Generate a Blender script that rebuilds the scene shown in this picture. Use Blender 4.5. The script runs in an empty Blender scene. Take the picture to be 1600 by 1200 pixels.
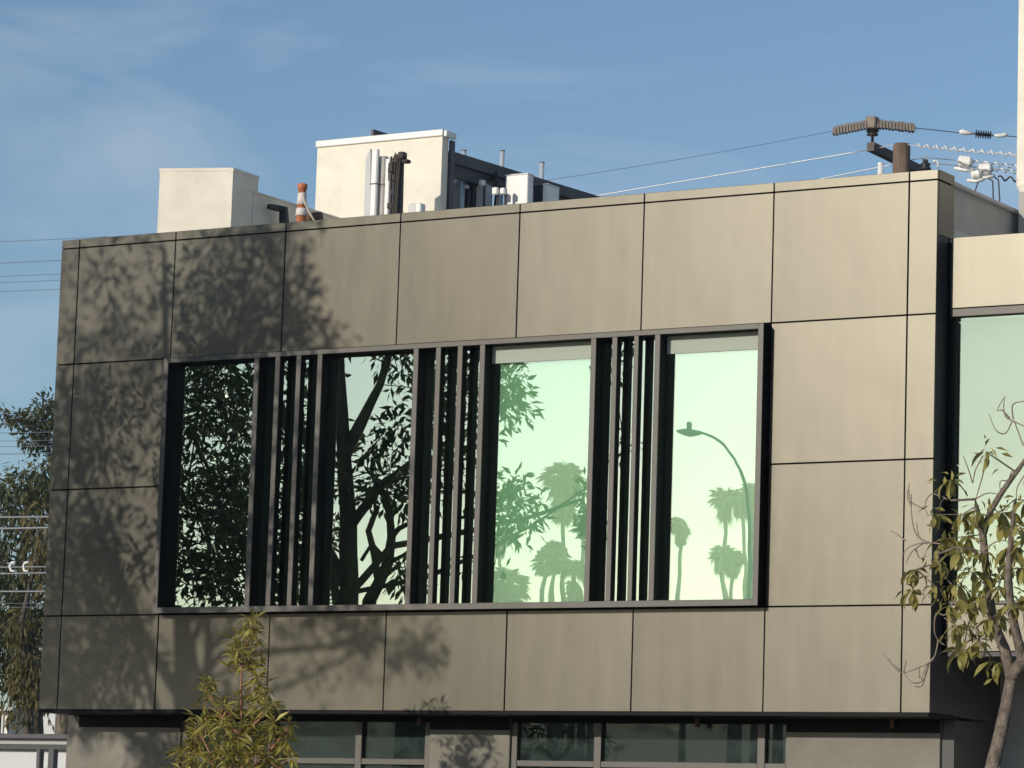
import bpy, math, random
from mathutils import Vector, Matrix, noise
random.seed(7)
R = math.radians
sc = bpy.context.scene
COL = sc.collection

# ------------------------------------------------------------------ camera
CAM = Vector((21.46353, -26.8552, 1.65051))
YAW, PITCH, ROLL, FPX = 0.54518, 0.13782, 0.03195, 5546.0      # focal length in pixels of a 1600 px wide picture
_f = Vector((-math.sin(YAW)*math.cos(PITCH), math.cos(YAW)*math.cos(PITCH), math.sin(PITCH)))
_r0 = Vector((math.cos(YAW), math.sin(YAW), 0)); _u0 = _r0.cross(_f)
_r = _r0*math.cos(ROLL) + _u0*math.sin(ROLL); _u = _u0*math.cos(ROLL) - _r0*math.sin(ROLL)
cd = bpy.data.cameras.new('camera'); cam = bpy.data.objects.new('camera', cd); COL.objects.link(cam)
m = Matrix((( _r.x, _u.x, -_f.x, CAM.x), (_r.y, _u.y, -_f.y, CAM.y), (_r.z, _u.z, -_f.z, CAM.z), (0, 0, 0, 1)))
cam.matrix_world = m
cd.sensor_fit = 'HORIZONTAL'; cd.sensor_width = 36; cd.lens = FPX/1600*36; cd.clip_start = 0.5; cd.clip_end = 6000
sc.camera = cam

# ------------------------------------------------------------------ sky and sun
SUN_AZ, SUN_EL = R(16), R(16.2)          # left of the facade's outward normal; above the horizon
SUN = Vector((-math.sin(SUN_AZ)*math.cos(SUN_EL), -math.cos(SUN_AZ)*math.cos(SUN_EL), math.sin(SUN_EL)))
world = bpy.data.worlds.new('World'); sc.world = world; world.use_nodes = True
wn = world.node_tree.nodes; wl = world.node_tree.links; wn.clear()
wo = wn.new('ShaderNodeOutputWorld'); bg = wn.new('ShaderNodeBackground'); sky = wn.new('ShaderNodeTexSky')
sky.sky_type = 'NISHITA'; sky.sun_disc = False; sky.sun_elevation = SUN_EL
sky.sun_rotation = math.atan2(SUN.x, SUN.y)
sky.altitude = 30; sky.air_density = 1.0; sky.dust_density = 0.35; sky.ozone_density = 3.0
bg.inputs['Strength'].default_value = 0.11
# thin cirrus, drawn out by the wind, over the whole sky
tc = wn.new('ShaderNodeTexCoord'); mp = wn.new('ShaderNodeMapping'); mp.inputs['Rotation'].default_value = (0.25, -0.35, R(31)); mp.inputs['Scale'].default_value = (3.2, 3.0, 9.5)
wl.new(tc.outputs['Generated'], mp.inputs['Vector'])
n1 = wn.new('ShaderNodeTexNoise'); n1.inputs['Scale'].default_value = 1.9; n1.inputs['Detail'].default_value = 7; n1.inputs['Roughness'].default_value = 0.52; n1.inputs['Distortion'].default_value = 0.7
wl.new(mp.outputs[0], n1.inputs['Vector'])
rp = wn.new('ShaderNodeValToRGB'); rp.color_ramp.elements[0].position = 0.50; rp.color_ramp.elements[1].position = 0.80
rp.color_ramp.elements[0].color = (0, 0, 0, 1); rp.color_ramp.elements[1].color = (0.5, 0.5, 0.5, 1)
wl.new(n1.outputs['Fac'], rp.inputs[0])
mx = wn.new('ShaderNodeMixRGB'); mx.inputs['Color2'].default_value = (6.2, 6.6, 7.2, 1)
wl.new(rp.outputs[0], mx.inputs['Fac']); wl.new(sky.outputs[0], mx.inputs['Color1'])
wl.new(mx.outputs[0], bg.inputs['Color']); wl.new(bg.outputs[0], wo.inputs[0])
sd = bpy.data.lights.new('sun', 'SUN'); so = bpy.data.objects.new('sun', sd); COL.objects.link(so)
sd.energy = 3.45; sd.angle = R(0.75); sd.color = (1.0, 0.905, 0.765)
so.rotation_euler = (-SUN).to_track_quat('-Z', 'Y').to_euler(); so.location = (-20, -60, 30)
vs = sc.view_settings; vs.view_transform = 'Standard'; vs.look = 'None'; vs.gamma = 1.0; vs.exposure = 0.0; vs.use_curve_mapping = False
sc.cycles.use_denoising = True; sc.cycles.max_bounces = 6; sc.cycles.diffuse_bounces = 3; sc.cycles.glossy_bounces = 4; sc.cycles.use_adaptive_sampling = True; sc.cycles.adaptive_threshold = 0.02; sc.cycles.transparent_max_bounces = 16

HAZE = 0.0006                            # extinction of the air per metre

# ------------------------------------------------------------------ helpers
ORG = {}
def ray(px, py): return _f + _r*((px-800)/FPX) - _u*((py-600)/FPX)
def atY(px, py, Y):
    d = ray(px, py); return CAM + d*((Y-CAM.y)/d.y)
def atZ(px, py, Z):
    d = ray(px, py); return CAM + d*((Z-CAM.z)/d.z)
def atX(px, py, X):
    d = ray(px, py); return CAM + d*((X-CAM.x)/d.x)
def atD(px, py, D): return CAM + ray(px, py)*D
GL = 0.008                                  # the plane of the big panes
def mirrored(px, py, D):                    # where a thing stands, D in front of the glass, that one sees in it
    p = atY(px, py, 2*GL+D); p.y = -D; return p

def tag(o, label=None, cat=None, group=None, kind=None):
    if label: o['label'] = label
    if cat: o['category'] = cat
    if group: o['group'] = group
    if kind: o['kind'] = kind
    return o
def thing(name, label, cat, loc=(0, 0, 0), group=None):
    o = bpy.data.objects.new(name, None); COL.objects.link(o); o.location = loc; o.empty_display_size = 0.3
    ORG[o] = Vector(loc); return tag(o, label, cat, group)

class MB:
    def __init__(s): s.v = []; s.f = []; s.m = []
    def add(s, vs_, fs, mi=0):
        b = len(s.v); s.v += [tuple(q) for q in vs_]; s.f += [tuple(i+b for i in q) for q in fs]; s.m += [mi]*len(fs); return s
    def box(s, x0, x1, y0, y1, z0, z1, mi=0):
        return s.add([(x0,y0,z0),(x1,y0,z0),(x1,y1,z0),(x0,y1,z0),(x0,y0,z1),(x1,y0,z1),(x1,y1,z1),(x0,y1,z1)],
                     [(0,1,5,4),(1,2,6,5),(2,3,7,6),(3,0,4,7),(4,5,6,7),(3,2,1,0)], mi)
    def cbox(s, x0, x1, y0, y1, z0, z1, c=0.004, mi=0):     # box with chamfered edges
        vs_ = []
        for z, e in ((z0, c), (z0+c, 0), (z1-c, 0), (z1, c)):
            a, b, g, h = x0+e, x1-e, y0+e, y1-e
            k = c if e == 0 else 0
            if e: vs_ += [(a,g+0,z),(a,g,z),(b,g,z),(b,g,z),(b,h,z),(b,h,z),(a,h,z),(a,h,z)]
            else: vs_ += [(a,g+k,z),(a+k,g,z),(b-k,g,z),(b,g+k,z),(b,h-k,z),(b-k,h,z),(a+k,h,z),(a,h-k,z)]
        # collapse doubles of the caps
        idx = {}; vv = []; mp_ = []
        for q in vs_:
            k = tuple(round(t, 6) for t in q)
            if k not in idx: idx[k] = len(vv); vv.append(q)
            mp_.append(idx[k])
        fs = []
        for L in range(3):
            for i in range(8):
                j = (i+1) % 8
                q = [mp_[L*8+i], mp_[L*8+j], mp_[L*8+8+j], mp_[L*8+8+i]]
                u = []
                for t in q:
                    if t not in u: u.append(t)
                if len(u) > 2: fs.append(tuple(u))
        u = []
        for i in range(8):
            t = mp_[24+i]
            if t not in u: u.append(t)
        fs.append(tuple(u))
        u = []
        for i in range(7, -1, -1):
            t = mp_[i]
            if t not in u: u.append(t)
        fs.append(tuple(u))
        return s.add(vv, fs, mi)
    def tube(s, pts, rad, n=6, caps=True, mi=0):
        pts = [Vector(p) for p in pts]
        if not hasattr(rad, '__len__'): rad = [rad]*len(pts)
        vs_ = []; fs = []; ref = None
        for i, p in enumerate(pts):
            t = (pts[min(i+1, len(pts)-1)] - pts[max(i-1, 0)])
            if t.length < 1e-9: t = Vector((0, 0, 1))
            t.normalize()
            if ref is None: ref = t.orthogonal().normalized()
            a = ref - t*ref.dot(t)
            a = a.normalized() if a.length > 1e-6 else t.orthogonal().normalized()
            ref = a; b = t.cross(a)
            for k in range(n):
                w = 2*math.pi*k/n; vs_.append(p + (a*math.cos(w) + b*math.sin(w))*rad[i])
        for i in range(len(pts)-1):
            for k in range(n):
                j = (k+1) % n; fs.append((i*n+k, i*n+j, (i+1)*n+j, (i+1)*n+k))
        if caps: fs.append(tuple(range(n-1, -1, -1))); fs.append(tuple((len(pts)-1)*n+k for k in range(n)))
        return s.add(vs_, fs, mi)
    def lathe(s, c, prof, n=12, axis=Vector((0, 0, 1)), mi=0):   # prof: (radius, height along the axis)
        c = Vector(c); axis = Vector(axis).normalized(); a = axis.orthogonal().normalized(); b = axis.cross(a)
        vs_ = []; fs = []
        for r_, h in prof:
            for k in range(n):
                w = 2*math.pi*k/n; vs_.append(c + axis*h + (a*math.cos(w) + b*math.sin(w))*max(r_, 1e-4))
        for i in range(len(prof)-1):
            for k in range(n):
                j = (k+1) % n; fs.append((i*n+k, i*n+j, (i+1)*n+j, (i+1)*n+k))
        fs.append(tuple(range(n-1, -1, -1))); fs.append(tuple((len(prof)-1)*n+k for k in range(n)))
        return s.add(vs_, fs, mi)
    def prism(s, base, z0, z1, mi=0):               # base: plan polygon, anticlockwise
        n = len(base); vs_ = [(x, y, z0) for x, y in base] + [(x, y, z1) for x, y in base]
        fs = [(i, (i+1) % n, n+(i+1) % n, n+i) for i in range(n)] + [tuple(range(n, 2*n)), tuple(range(n-1, -1, -1))]
        return s.add(vs_, fs, mi)
    def mesh(s, name, mats, org=Vector((0, 0, 0)), smooth=False):
        me = bpy.data.meshes.new(name)
        me.from_pydata([(q[0]-org.x, q[1]-org.y, q[2]-org.z) for q in s.v], [], s.f)
        if not isinstance(mats, (list, tuple)): mats = [mats]
        for t in mats: me.materials.append(t)
        me.polygons.foreach_set('material_index', s.m)
        if smooth: me.polygons.foreach_set('use_smooth', [True]*len(s.f))
        me.update(); return me
    def build(s, name, mats, parent=None, smooth=False, loc=None):
        """one mesh object; under a parent the vertices are taken relative to the thing's base"""
        org = ORG[parent] if parent is not None else Vector(loc if loc is not None else (0, 0, 0))
        me = s.mesh(name, mats, org, smooth)
        o = bpy.data.objects.new(name, me); COL.objects.link(o); ORG[o] = org
        if parent is not None: o.parent = parent
        else: o.location = org
        return o
def piece(name, me, parent, world):                # a further piece that shares its mesh
    o = bpy.data.objects.new(name, me); COL.objects.link(o); o.parent = parent; o.location = Vector(world) - ORG[parent]; ORG[o] = Vector(world); return o
def box(name, mat, parent, *a, c=None):
    b = MB(); b.cbox(*a, c=c) if c else b.box(*a); return b.build(name, mat, parent)

# ------------------------------------------------------------------ materials
def mat(name, base, rough=0.7, metal=0.0, var=0.0, vscale=3.0, vcol=None, bump=0.0, bscale=40.0, stretch=(1, 1, 1), spec=0.5, rvar=0.0, coat=0.0):
    M = bpy.data.materials.new(name); M.use_nodes = True; nt = M.node_tree; p = nt.nodes['Principled BSDF']
    p.inputs['Base Color'].default_value = (*base, 1); p.inputs['Roughness'].default_value = rough; p.inputs['Metallic'].default_value = metal
    p.inputs['Specular IOR Level'].default_value = spec; p.inputs['Coat Weight'].default_value = coat
    if var or bump or rvar:
        g = nt.nodes.new('ShaderNodeNewGeometry'); mpn = nt.nodes.new('ShaderNodeMapping'); mpn.inputs['Scale'].default_value = stretch
        nt.links.new(g.outputs['Position'], mpn.inputs[0])
        nz = nt.nodes.new('ShaderNodeTexNoise'); nz.inputs['Scale'].default_value = vscale; nz.inputs['Detail'].default_value = 6; nz.inputs['Roughness'].default_value = 0.6
        nt.links.new(mpn.outputs[0], nz.inputs['Vector'])
        if var:
            r_ = nt.nodes.new('ShaderNodeValToRGB'); r_.color_ramp.elements[0].position = 0.3; r_.color_ramp.elements[1].position = 0.7
            lo = vcol if vcol else tuple(c*(1-var) for c in base); hi = tuple(min(1, c*(1+var)) for c in base)
            r_.color_ramp.elements[0].color = (*lo, 1); r_.color_ramp.elements[1].color = (*hi, 1)
            nt.links.new(nz.outputs['Fac'], r_.inputs[0]); nt.links.new(r_.outputs[0], p.inputs['Base Color'])
        if rvar:
            mr = nt.nodes.new('ShaderNodeMapRange'); mr.inputs['From Min'].default_value = 0.3; mr.inputs['From Max'].default_value = 0.7
            mr.inputs['To Min'].default_value = rough-rvar; mr.inputs['To Max'].default_value = rough+rvar
            nt.links.new(nz.outputs['Fac'], mr.inputs[0]); nt.links.new(mr.outputs[0], p.inputs['Roughness'])
        if bump:
            nb = nt.nodes.new('ShaderNodeTexNoise'); nb.inputs['Scale'].default_value = bscale; nb.inputs['Detail'].default_value = 4
            nt.links.new(g.outputs['Position'], nb.inputs['Vector'])
            bp = nt.nodes.new('ShaderNodeBump'); bp.inputs['Strength'].default_value = bump; bp.inputs['Distance'].default_value = 0.01
            nt.links.new(nb.outputs['Fac'], bp.inputs['Height']); nt.links.new(bp.outputs[0], p.inputs['Normal'])
    return M
def leafmat(name, a, b, trans=0.35, rough=0.45, vscale=2.5):
    M = bpy.data.materials.new(name); M.use_nodes = True; nt = M.node_tree; p = nt.nodes['Principled BSDF']; out = nt.nodes['Material Output']
    g = nt.nodes.new('ShaderNodeNewGeometry'); nz = nt.nodes.new('ShaderNodeTexNoise'); nz.inputs['Scale'].default_value = vscale; nz.inputs['Detail'].default_value = 3
    nt.links.new(g.outputs['Position'], nz.inputs['Vector'])
    ad = nt.nodes.new('ShaderNodeMath'); ad.operation = 'MULTIPLY_ADD'; ad.inputs[1].default_value = 0.55
    sb = nt.nodes.new('ShaderNodeMath'); sb.operation = 'SUBTRACT'; sb.inputs[1].default_value = 0.28
    nt.links.new(g.outputs['Random Per Island'], ad.inputs[0]); nt.links.new(nz.outputs['Fac'], sb.inputs[0]); nt.links.new(sb.outputs[0], ad.inputs[2])
    r_ = nt.nodes.new('ShaderNodeValToRGB'); r_.color_ramp.elements[0].color = (*a, 1); r_.color_ramp.elements[1].color = (*b, 1)
    r_.color_ramp.elements[0].position = 0.1; r_.color_ramp.elements[1].position = 0.9
    nt.links.new(ad.outputs[0], r_.inputs[0]); nt.links.new(r_.outputs[0], p.inputs['Base Color'])
    p.inputs['Roughness'].default_value = rough
    t = nt.nodes.new('ShaderNodeBsdfTranslucent'); mxs = nt.nodes.new('ShaderNodeMixShader'); mxs.inputs[0].default_value = trans
    nt.links.new(r_.outputs[0], t.inputs[0]); nt.links.new(p.outputs[0], mxs.inputs[1]); nt.links.new(t.outputs[0], mxs.inputs[2]); nt.links.new(mxs.outputs[0], out.inputs[0])
    return M
def glassmat(name, refl, tint, trans_tint, rough=0.0, dust=0.0, dcol=(0.42, 0.42, 0.40)):
    """coated sheet glass: part of the light is mirrored, the rest passes, tinted"""
    M = bpy.data.materials.new(name); M.use_nodes = True; nt = M.node_tree; nt.nodes.clear(); out = nt.nodes.new('ShaderNodeOutputMaterial')
    g = nt.nodes.new('ShaderNodeBsdfGlossy'); g.inputs['Color'].default_value = (*tint, 1); g.inputs['Roughness'].default_value = rough
    t = nt.nodes.new('ShaderNodeBsdfTransparent'); t.inputs['Color'].default_value = (*trans_tint, 1)
    x = nt.nodes.new('ShaderNodeMixShader'); x.inputs[0].default_value = refl
    nt.links.new(t.outputs[0], x.inputs[1]); nt.links.new(g.outputs[0], x.inputs[2]); last = x
    if dust:
        d = nt.nodes.new('ShaderNodeBsdfDiffuse'); d.inputs['Color'].default_value = (*dcol, 1)
        ge = nt.nodes.new('ShaderNodeNewGeometry'); nz = nt.nodes.new('ShaderNodeTexNoise'); nz.inputs['Scale'].default_value = 5.0; nz.inputs['Detail'].default_value = 6; nz.inputs['Distortion'].default_value = 1.0
        nt.links.new(ge.outputs['Position'], nz.inputs['Vector'])
        mr = nt.nodes.new('ShaderNodeMapRange'); mr.inputs['From Min'].default_value = 0.35; mr.inputs['From Max'].default_value = 0.75; mr.inputs['To Min'].default_value = dust*0.4; mr.inputs['To Max'].default_value = dust*1.6
        nt.links.new(nz.outputs['Fac'], mr.inputs[0])
        y = nt.nodes.new('ShaderNodeMixShader'); nt.links.new(mr.outputs[0], y.inputs[0]); nt.links.new(x.outputs[0], y.inputs[1]); nt.links.new(d.outputs[0], y.inputs[2]); last = y
    nt.links.new(last.outputs[0], out.inputs[0]); return M

M = {}
M['panel'] = mat('champagne metal panel', (0.104, 0.098, 0.079), 0.355, 0.68, var=0.06, vscale=2.0, stretch=(3, 1, 0.5), rvar=0.02)
def weather_panel(Mt):
    """slight tone difference from sheet to sheet, faint rain streaks, oil-canning of thin metal"""
    nt = Mt.node_tree; p = nt.nodes['Principled BSDF']; src = p.inputs['Base Color'].links[0].from_socket
    oi = nt.nodes.new('ShaderNodeObjectInfo'); mr = nt.nodes.new('ShaderNodeMapRange'); mr.inputs['To Min'].default_value = 0.93; mr.inputs['To Max'].default_value = 1.06
    nt.links.new(oi.outputs['Random'], mr.inputs[0])
    g = nt.nodes.new('ShaderNodeNewGeometry'); mpn = nt.nodes.new('ShaderNodeMapping'); mpn.inputs['Scale'].default_value = (11, 11, 0.5); nt.links.new(g.outputs['Position'], mpn.inputs[0])
    nz = nt.nodes.new('ShaderNodeTexNoise'); nz.inputs['Scale'].default_value = 1.0; nz.inputs['Detail'].default_value = 4; nt.links.new(mpn.outputs[0], nz.inputs['Vector'])
    m2 = nt.nodes.new('ShaderNodeMapRange'); m2.inputs['From Min'].default_value = 0.35; m2.inputs['From Max'].default_value = 0.75; m2.inputs['To Min'].default_value = 1.015; m2.inputs['To Max'].default_value = 0.965
    nt.links.new(nz.outputs['Fac'], m2.inputs[0])
    mu = nt.nodes.new('ShaderNodeMath'); mu.operation = 'MULTIPLY'; nt.links.new(mr.outputs[0], mu.inputs[0]); nt.links.new(m2.outputs[0], mu.inputs[1])
    vm = nt.nodes.new('ShaderNodeVectorMath'); vm.operation = 'SCALE'; nt.links.new(src, vm.inputs[0]); nt.links.new(mu.outputs[0], vm.inputs['Scale']); nt.links.new(vm.outputs[0], p.inputs['Base Color'])
    nb = nt.nodes.new('ShaderNodeTexNoise'); nb.inputs['Scale'].default_value = 1.6; nb.inputs['Detail'].default_value = 2; nt.links.new(g.outputs['Position'], nb.inputs['Vector'])
    bp = nt.nodes.new('ShaderNodeBump'); bp.inputs['Strength'].default_value = 1.0; bp.inputs['Distance'].default_value = 0.002; nt.links.new(nb.outputs['Fac'], bp.inputs['Height']); nt.links.new(bp.outputs[0], p.inputs['Normal'])
weather_panel(M['panel'])
M['bronze'] = mat('bronze anodised trim', (0.095, 0.09, 0.08), 0.5, 0.1, var=0.06, vscale=5)
M['black'] = mat('black coated metal', (0.004, 0.004, 0.005), 0.6, 0.0, spec=0.15)
M['joint'] = mat('black joint membrane', (0.006, 0.006, 0.006), 0.9, spec=0.1)
M['charcoal'] = mat('charcoal painted metal', (0.045, 0.045, 0.047), 0.55, var=0.1, vscale=2)
M['stucco_white'] = mat('white stucco', (0.80, 0.75, 0.64), 0.9, var=0.09, vscale=3.5, bump=0.5, bscale=60)
M['stucco_grey'] = mat('grey stucco', (0.40, 0.39, 0.37), 0.9, var=0.1, vscale=4, bump=0.4, bscale=60)
M['concrete'] = mat('troweled grey cement', (0.195, 0.186, 0.16), 0.8, var=0.18, vscale=2.6, bump=0.25, bscale=18)
M['white_metal'] = mat('white coated metal', (0.78, 0.78, 0.76), 0.45, var=0.03)
M['grey_plastic'] = mat('light grey plastic', (0.58, 0.58, 0.57), 0.5, var=0.05)
M['dark_steel'] = mat('dark painted steel', (0.075, 0.07, 0.072), 0.55, 0.2, var=0.15, vscale=8)
M['galvanised'] = mat('galvanised steel', (0.68, 0.73, 0.78), 0.35, 0.35, var=0.08, vscale=20)
M['rust_black'] = mat('black cable bundle', (0.035, 0.028, 0.022), 0.7, var=0.3, vscale=30)
M['orange'] = mat('faded orange plastic', (0.52, 0.17, 0.07), 0.6, var=0.15, vscale=20)
M['reflective'] = mat('dirty white reflective band', (0.68, 0.62, 0.60), 0.5, var=0.12, vscale=25)
M['film'] = mat('clear plastic film', (0.45, 0.40, 0.34), 0.35)
M['pole_wood'] = mat('weathered pole wood', (0.15, 0.105, 0.08), 0.9, var=0.35, vscale=9, stretch=(4, 4, 0.4), bump=0.6, bscale=50)
M['arm_wood'] = mat('grey brown crossarm wood', (0.13, 0.105, 0.10), 0.85, var=0.25, vscale=12)
M['guard'] = mat('weathered grey guard plastic', (0.23, 0.195, 0.165), 0.7, var=0.2, vscale=20)
M['brown_porcelain'] = mat('brown porcelain', (0.05, 0.032, 0.025), 0.3)
M['black_rubber'] = mat('black rubber', (0.02, 0.02, 0.025), 0.5)
M['cable_light'] = mat('bare aluminium cable', (0.62, 0.62, 0.62), 0.45, 0.6)
M['cable_mid'] = mat('weathered grey cable', (0.22, 0.25, 0.29), 0.7)
M['cable_dark'] = mat('dark weathered cable', (0.06, 0.06, 0.07), 0.7)
M['bark'] = mat('grey brown bark', (0.165, 0.135, 0.11), 0.9, var=0.5, vscale=22, stretch=(1, 1, 0.6), vcol=(0.055, 0.042, 0.034), bump=1.0, bscale=60)
M['bark_dark'] = mat('dark bark', (0.085, 0.07, 0.055), 0.9, var=0.3, vscale=8, bump=0.7, bscale=30)
M['twig'] = mat('pale bare twig', (0.24, 0.19, 0.15), 0.8, var=0.2, vscale=20)
M['red_stem'] = mat('reddish young stem', (0.30, 0.13, 0.09), 0.6)
M['leaf_street'] = leafmat('dark glossy leaf', (0.028, 0.042, 0.015), (0.07, 0.095, 0.03), 0.22)
M['leaf_droop'] = leafmat('olive drooping leaf', (0.10, 0.115, 0.03), (0.52, 0.45, 0.14), 0.38, 0.38, 6)
M['leaf_young'] = leafmat('yellow green young leaf', (0.12, 0.14, 0.035), (0.62, 0.53, 0.15), 0.4, 0.42, 5)
M['leaf_far'] = leafmat('dull grey green leaf', (0.025, 0.034, 0.014), (0.11, 0.115, 0.04), 0.3, 0.6, 0.8)
M['leaf_sunlit_gold'] = leafmat('leaf painted sunlit gold', (0.04, 0.042, 0.015), (0.20, 0.155, 0.045), 0.35, 0.6, 1.5)  # gold tone puts yellow sunlight on the far foliage into its colour
M['palm_leaf'] = leafmat('palm frond', (0.04, 0.055, 0.02), (0.09, 0.11, 0.04), 0.35, 0.5, 0.5)
M['palm_dead'] = leafmat('dead palm thatch', (0.10, 0.075, 0.045), (0.2, 0.15, 0.09), 0.2, 0.8, 0.5)
M['pane'] = glassmat('green reflective glass', 0.57, (0.90, 1.0, 0.80), (0.70, 1.0, 0.78))
M['pane_wing_dimmed'] = glassmat('green glass with dimmed reflection', 0.38, (0.86, 1.0, 0.80), (0.60, 0.95, 0.70))  # same glass as the main panes; dimmer mirrored surroundings put into its reflectance
M['pane_clear'] = glassmat('clear shop glass', 0.03, (0.8, 0.95, 0.95), (0.25, 0.40, 0.40), dust=0.45, dcol=(0.06, 0.085, 0.082))
M['shade'] = mat('pale roller shade fabric', (0.82, 0.86, 0.80), 0.95)
M['header'] = mat('grey header panel', (0.36, 0.40, 0.35), 0.8)
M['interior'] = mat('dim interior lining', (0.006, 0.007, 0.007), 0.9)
M['bounce_cut'] = mat('added dark ground', (0.05, 0.038, 0.028), 0.95, var=0.4, vscale=12, bump=0.8, bscale=40)
M['asphalt'] = mat('asphalt', (0.055, 0.055, 0.057), 0.9, var=0.25, vscale=6, bump=0.4, bscale=80)
M['pavement'] = mat('pavement concrete', (0.24, 0.235, 0.22), 0.9, var=0.12, vscale=2, bump=0.2, bscale=50)
M['soil'] = mat('dry ground', (0.16, 0.135, 0.10), 0.95, var=0.25, vscale=0.4)
M['roadpaint'] = mat('road paint', (0.7, 0.56, 0.12), 0.8)
M['roof'] = mat('pale roof membrane', (0.5, 0.49, 0.47), 0.9, var=0.1)
M['lamp_metal'] = mat('grey lamp metal', (0.30, 0.31, 0.31), 0.5, 0.4)
M['house_white'] = mat('white painted siding', (0.55, 0.57, 0.58), 0.8, var=0.04)
M['fascia'] = mat('grey fascia paint', (0.085, 0.082, 0.085), 0.7, var=0.1)
M['terracotta'] = mat('rust brown membrane', (0.16, 0.09, 0.06), 0.9)
# ------------------------------------------------------------------ ground, road, pavements
def sheet(name, m_, x0, x1, y0, y1, z):
    b = MB(); b.add([(x0,y0,z),(x1,y0,z),(x1,y1,z),(x0,y1,z)], [(0,1,2,3)]); return tag(b.build(name, m_), kind='structure')
sheet('ground', M['soil'], -420, 420, -420, 420, -0.16)
sheet('road', M['asphalt'], -410, 410, -24.0, -6.0, -0.13)
for i, (a, b_) in enumerate(((-6.0, 12.0), (-34.0, -24.0))):
    tag(MB().box(-120, 120, a, b_, -0.15, 0.0).build('pavement', M['pavement']), kind='structure')
    e = -6.0 if i == 0 else -24.0
    tag(MB().cbox(-120, 120, *((e-0.15, e-0.001) if i == 0 else (e+0.001, e+0.15)), -0.14, 0.012, 0.012).build('kerb', M['concrete']), kind='structure')
sheet('added_dark_bed', M['bounce_cut'], -30, 30, -4.6, 0.5, 0.006)  # unseen dark bed, added to cut ground bounce under the soffit
tag(MB().box(-300, 300, -15.22, -15.12, -0.128, -0.126).box(-300, 300, -14.92, -14.82, -0.128, -0.126).build('road_marking', M['roadpaint']), kind='structure')

# ------------------------------------------------------------------ the panelled building
ob = thing('office_building', 'two storey building clad in champagne metal panels with long ribbon window', 'building', (4.65, 0.3, 0))
XS = [0.0, 0.218, 1.373, 2.648, 3.926, 5.202, 6.478, 7.755, 9.031, 9.292]
ZS = [3.094, 3.984, 5.20, 6.42, 7.561, 7.652]
WX0, WX1, WZ0, WZ1 = 1.40, 7.752, 3.985, 6.40          # outside of the window surround
G = 0.0052
_pm = {}
def panel(name, x0, x1, z0, z1, parent=ob, y=0.0, d=0.028):
    x0 += G; x1 -= G; z0 += G; z1 -= G
    k = (round(x1-x0, 3), round(z1-z0, 3), d)
    if k not in _pm:
        w, h = k[0]/2, k[1]/2; _pm[k] = MB().cbox(-w, w, 0, d, -h, h, 0.003).mesh(name, M['panel'])
    o = piece(name, _pm[k], parent, ((x0+x1)/2, y + random.uniform(-0.0012, 0.0012), (z0+z1)/2))
    o.rotation_euler = (random.uniform(-0.0012, 0.0012), 0, random.uniform(-0.0015, 0.0015)); return o
for i in range(9):
    a, b_ = XS[i] - (G if i == 0 else 0), XS[i+1] + (G if i == 8 else 0)
    panel('coping_panel', a, b_, ZS[4], ZS[5])
    panel('facade_panel', a, b_, ZS[3], ZS[4])
    panel('facade_panel', a, b_, ZS[0]-G, ZS[1])
    if i in (0, 1, 7, 8):
        bb = WX0 + 0.004 if i == 1 else b_
        panel('facade_panel', a, bb, ZS[2], ZS[3]); panel('facade_panel', a, bb, ZS[1], ZS[2])
# backing behind the joints, with the window opening left free
b = MB(); Y0, Y1 = 0.034, 0.30
b.box(0.004, 1.452, Y0, Y1, 3.10, 7.60).box(7.70, 9.28, Y0, Y1, 3.10, 7.60)
b.box(1.452, 7.70, Y0, Y1, 3.10, 4.04).box(1.452, 7.70, Y0, Y1, 6.355, 7.60)
b.build('backing_wall', M['joint'], ob)
# roof edge, return at the right hand end, body behind
box('roof_edge_cap', M['panel'], ob, 0.002, 9.286, 0.031, 0.34, 7.612, 7.648, c=0.004)
box('return_panel', M['panel'], ob, 9.283, 9.294, 0.031, 0.34, 7.568, 7.652, c=0.002)
box('return_panel', M['panel'], ob, 9.283, 9.294, 0.031, 0.34, 7.10, 7.554, c=0.002)
b = MB(); b.box(9.2801, 9.291, 0.031, 1.45, 3.097, 3.62).box(9.2801, 9.2885, 0.031, 0.24, 3.6201, 7.097); b.build('return_panel', M['charcoal'], ob)
box('side_panel', M['panel'], ob, -0.008, 0.003, 0.031, 2.2, 3.10, 7.65, c=0.002)
box('upper_wall', M['stucco_white'], ob, 0.006, 9.279, 0.301, 9.0, 3.10, 7.20)
box('roof_deck', M['roof'], ob, 0.05, 9.2, 0.35, 8.9, 7.201, 7.23)
box('soffit', M['black'], ob, 0.004, 9.28, 0.001, 0.62, 3.062, 3.0935)
for a, c_ in ((0.09, 1.302), (4.106, 4.955), (7.722, 9.155)): box('painted_soffit_shadow', M['black'], ob, a, c_, 0.512, 0.5185, 2.95, 3.0615)  # black strip stands in for the soffit's shadow on the piers
# soffit trim and vents seen against the dark
for x in (4.0, 6.86, 8.72): box('soffit_clip', M['terracotta'], ob, x, x+0.03, 0.46, 0.5, 2.985, 3.0615)

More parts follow.
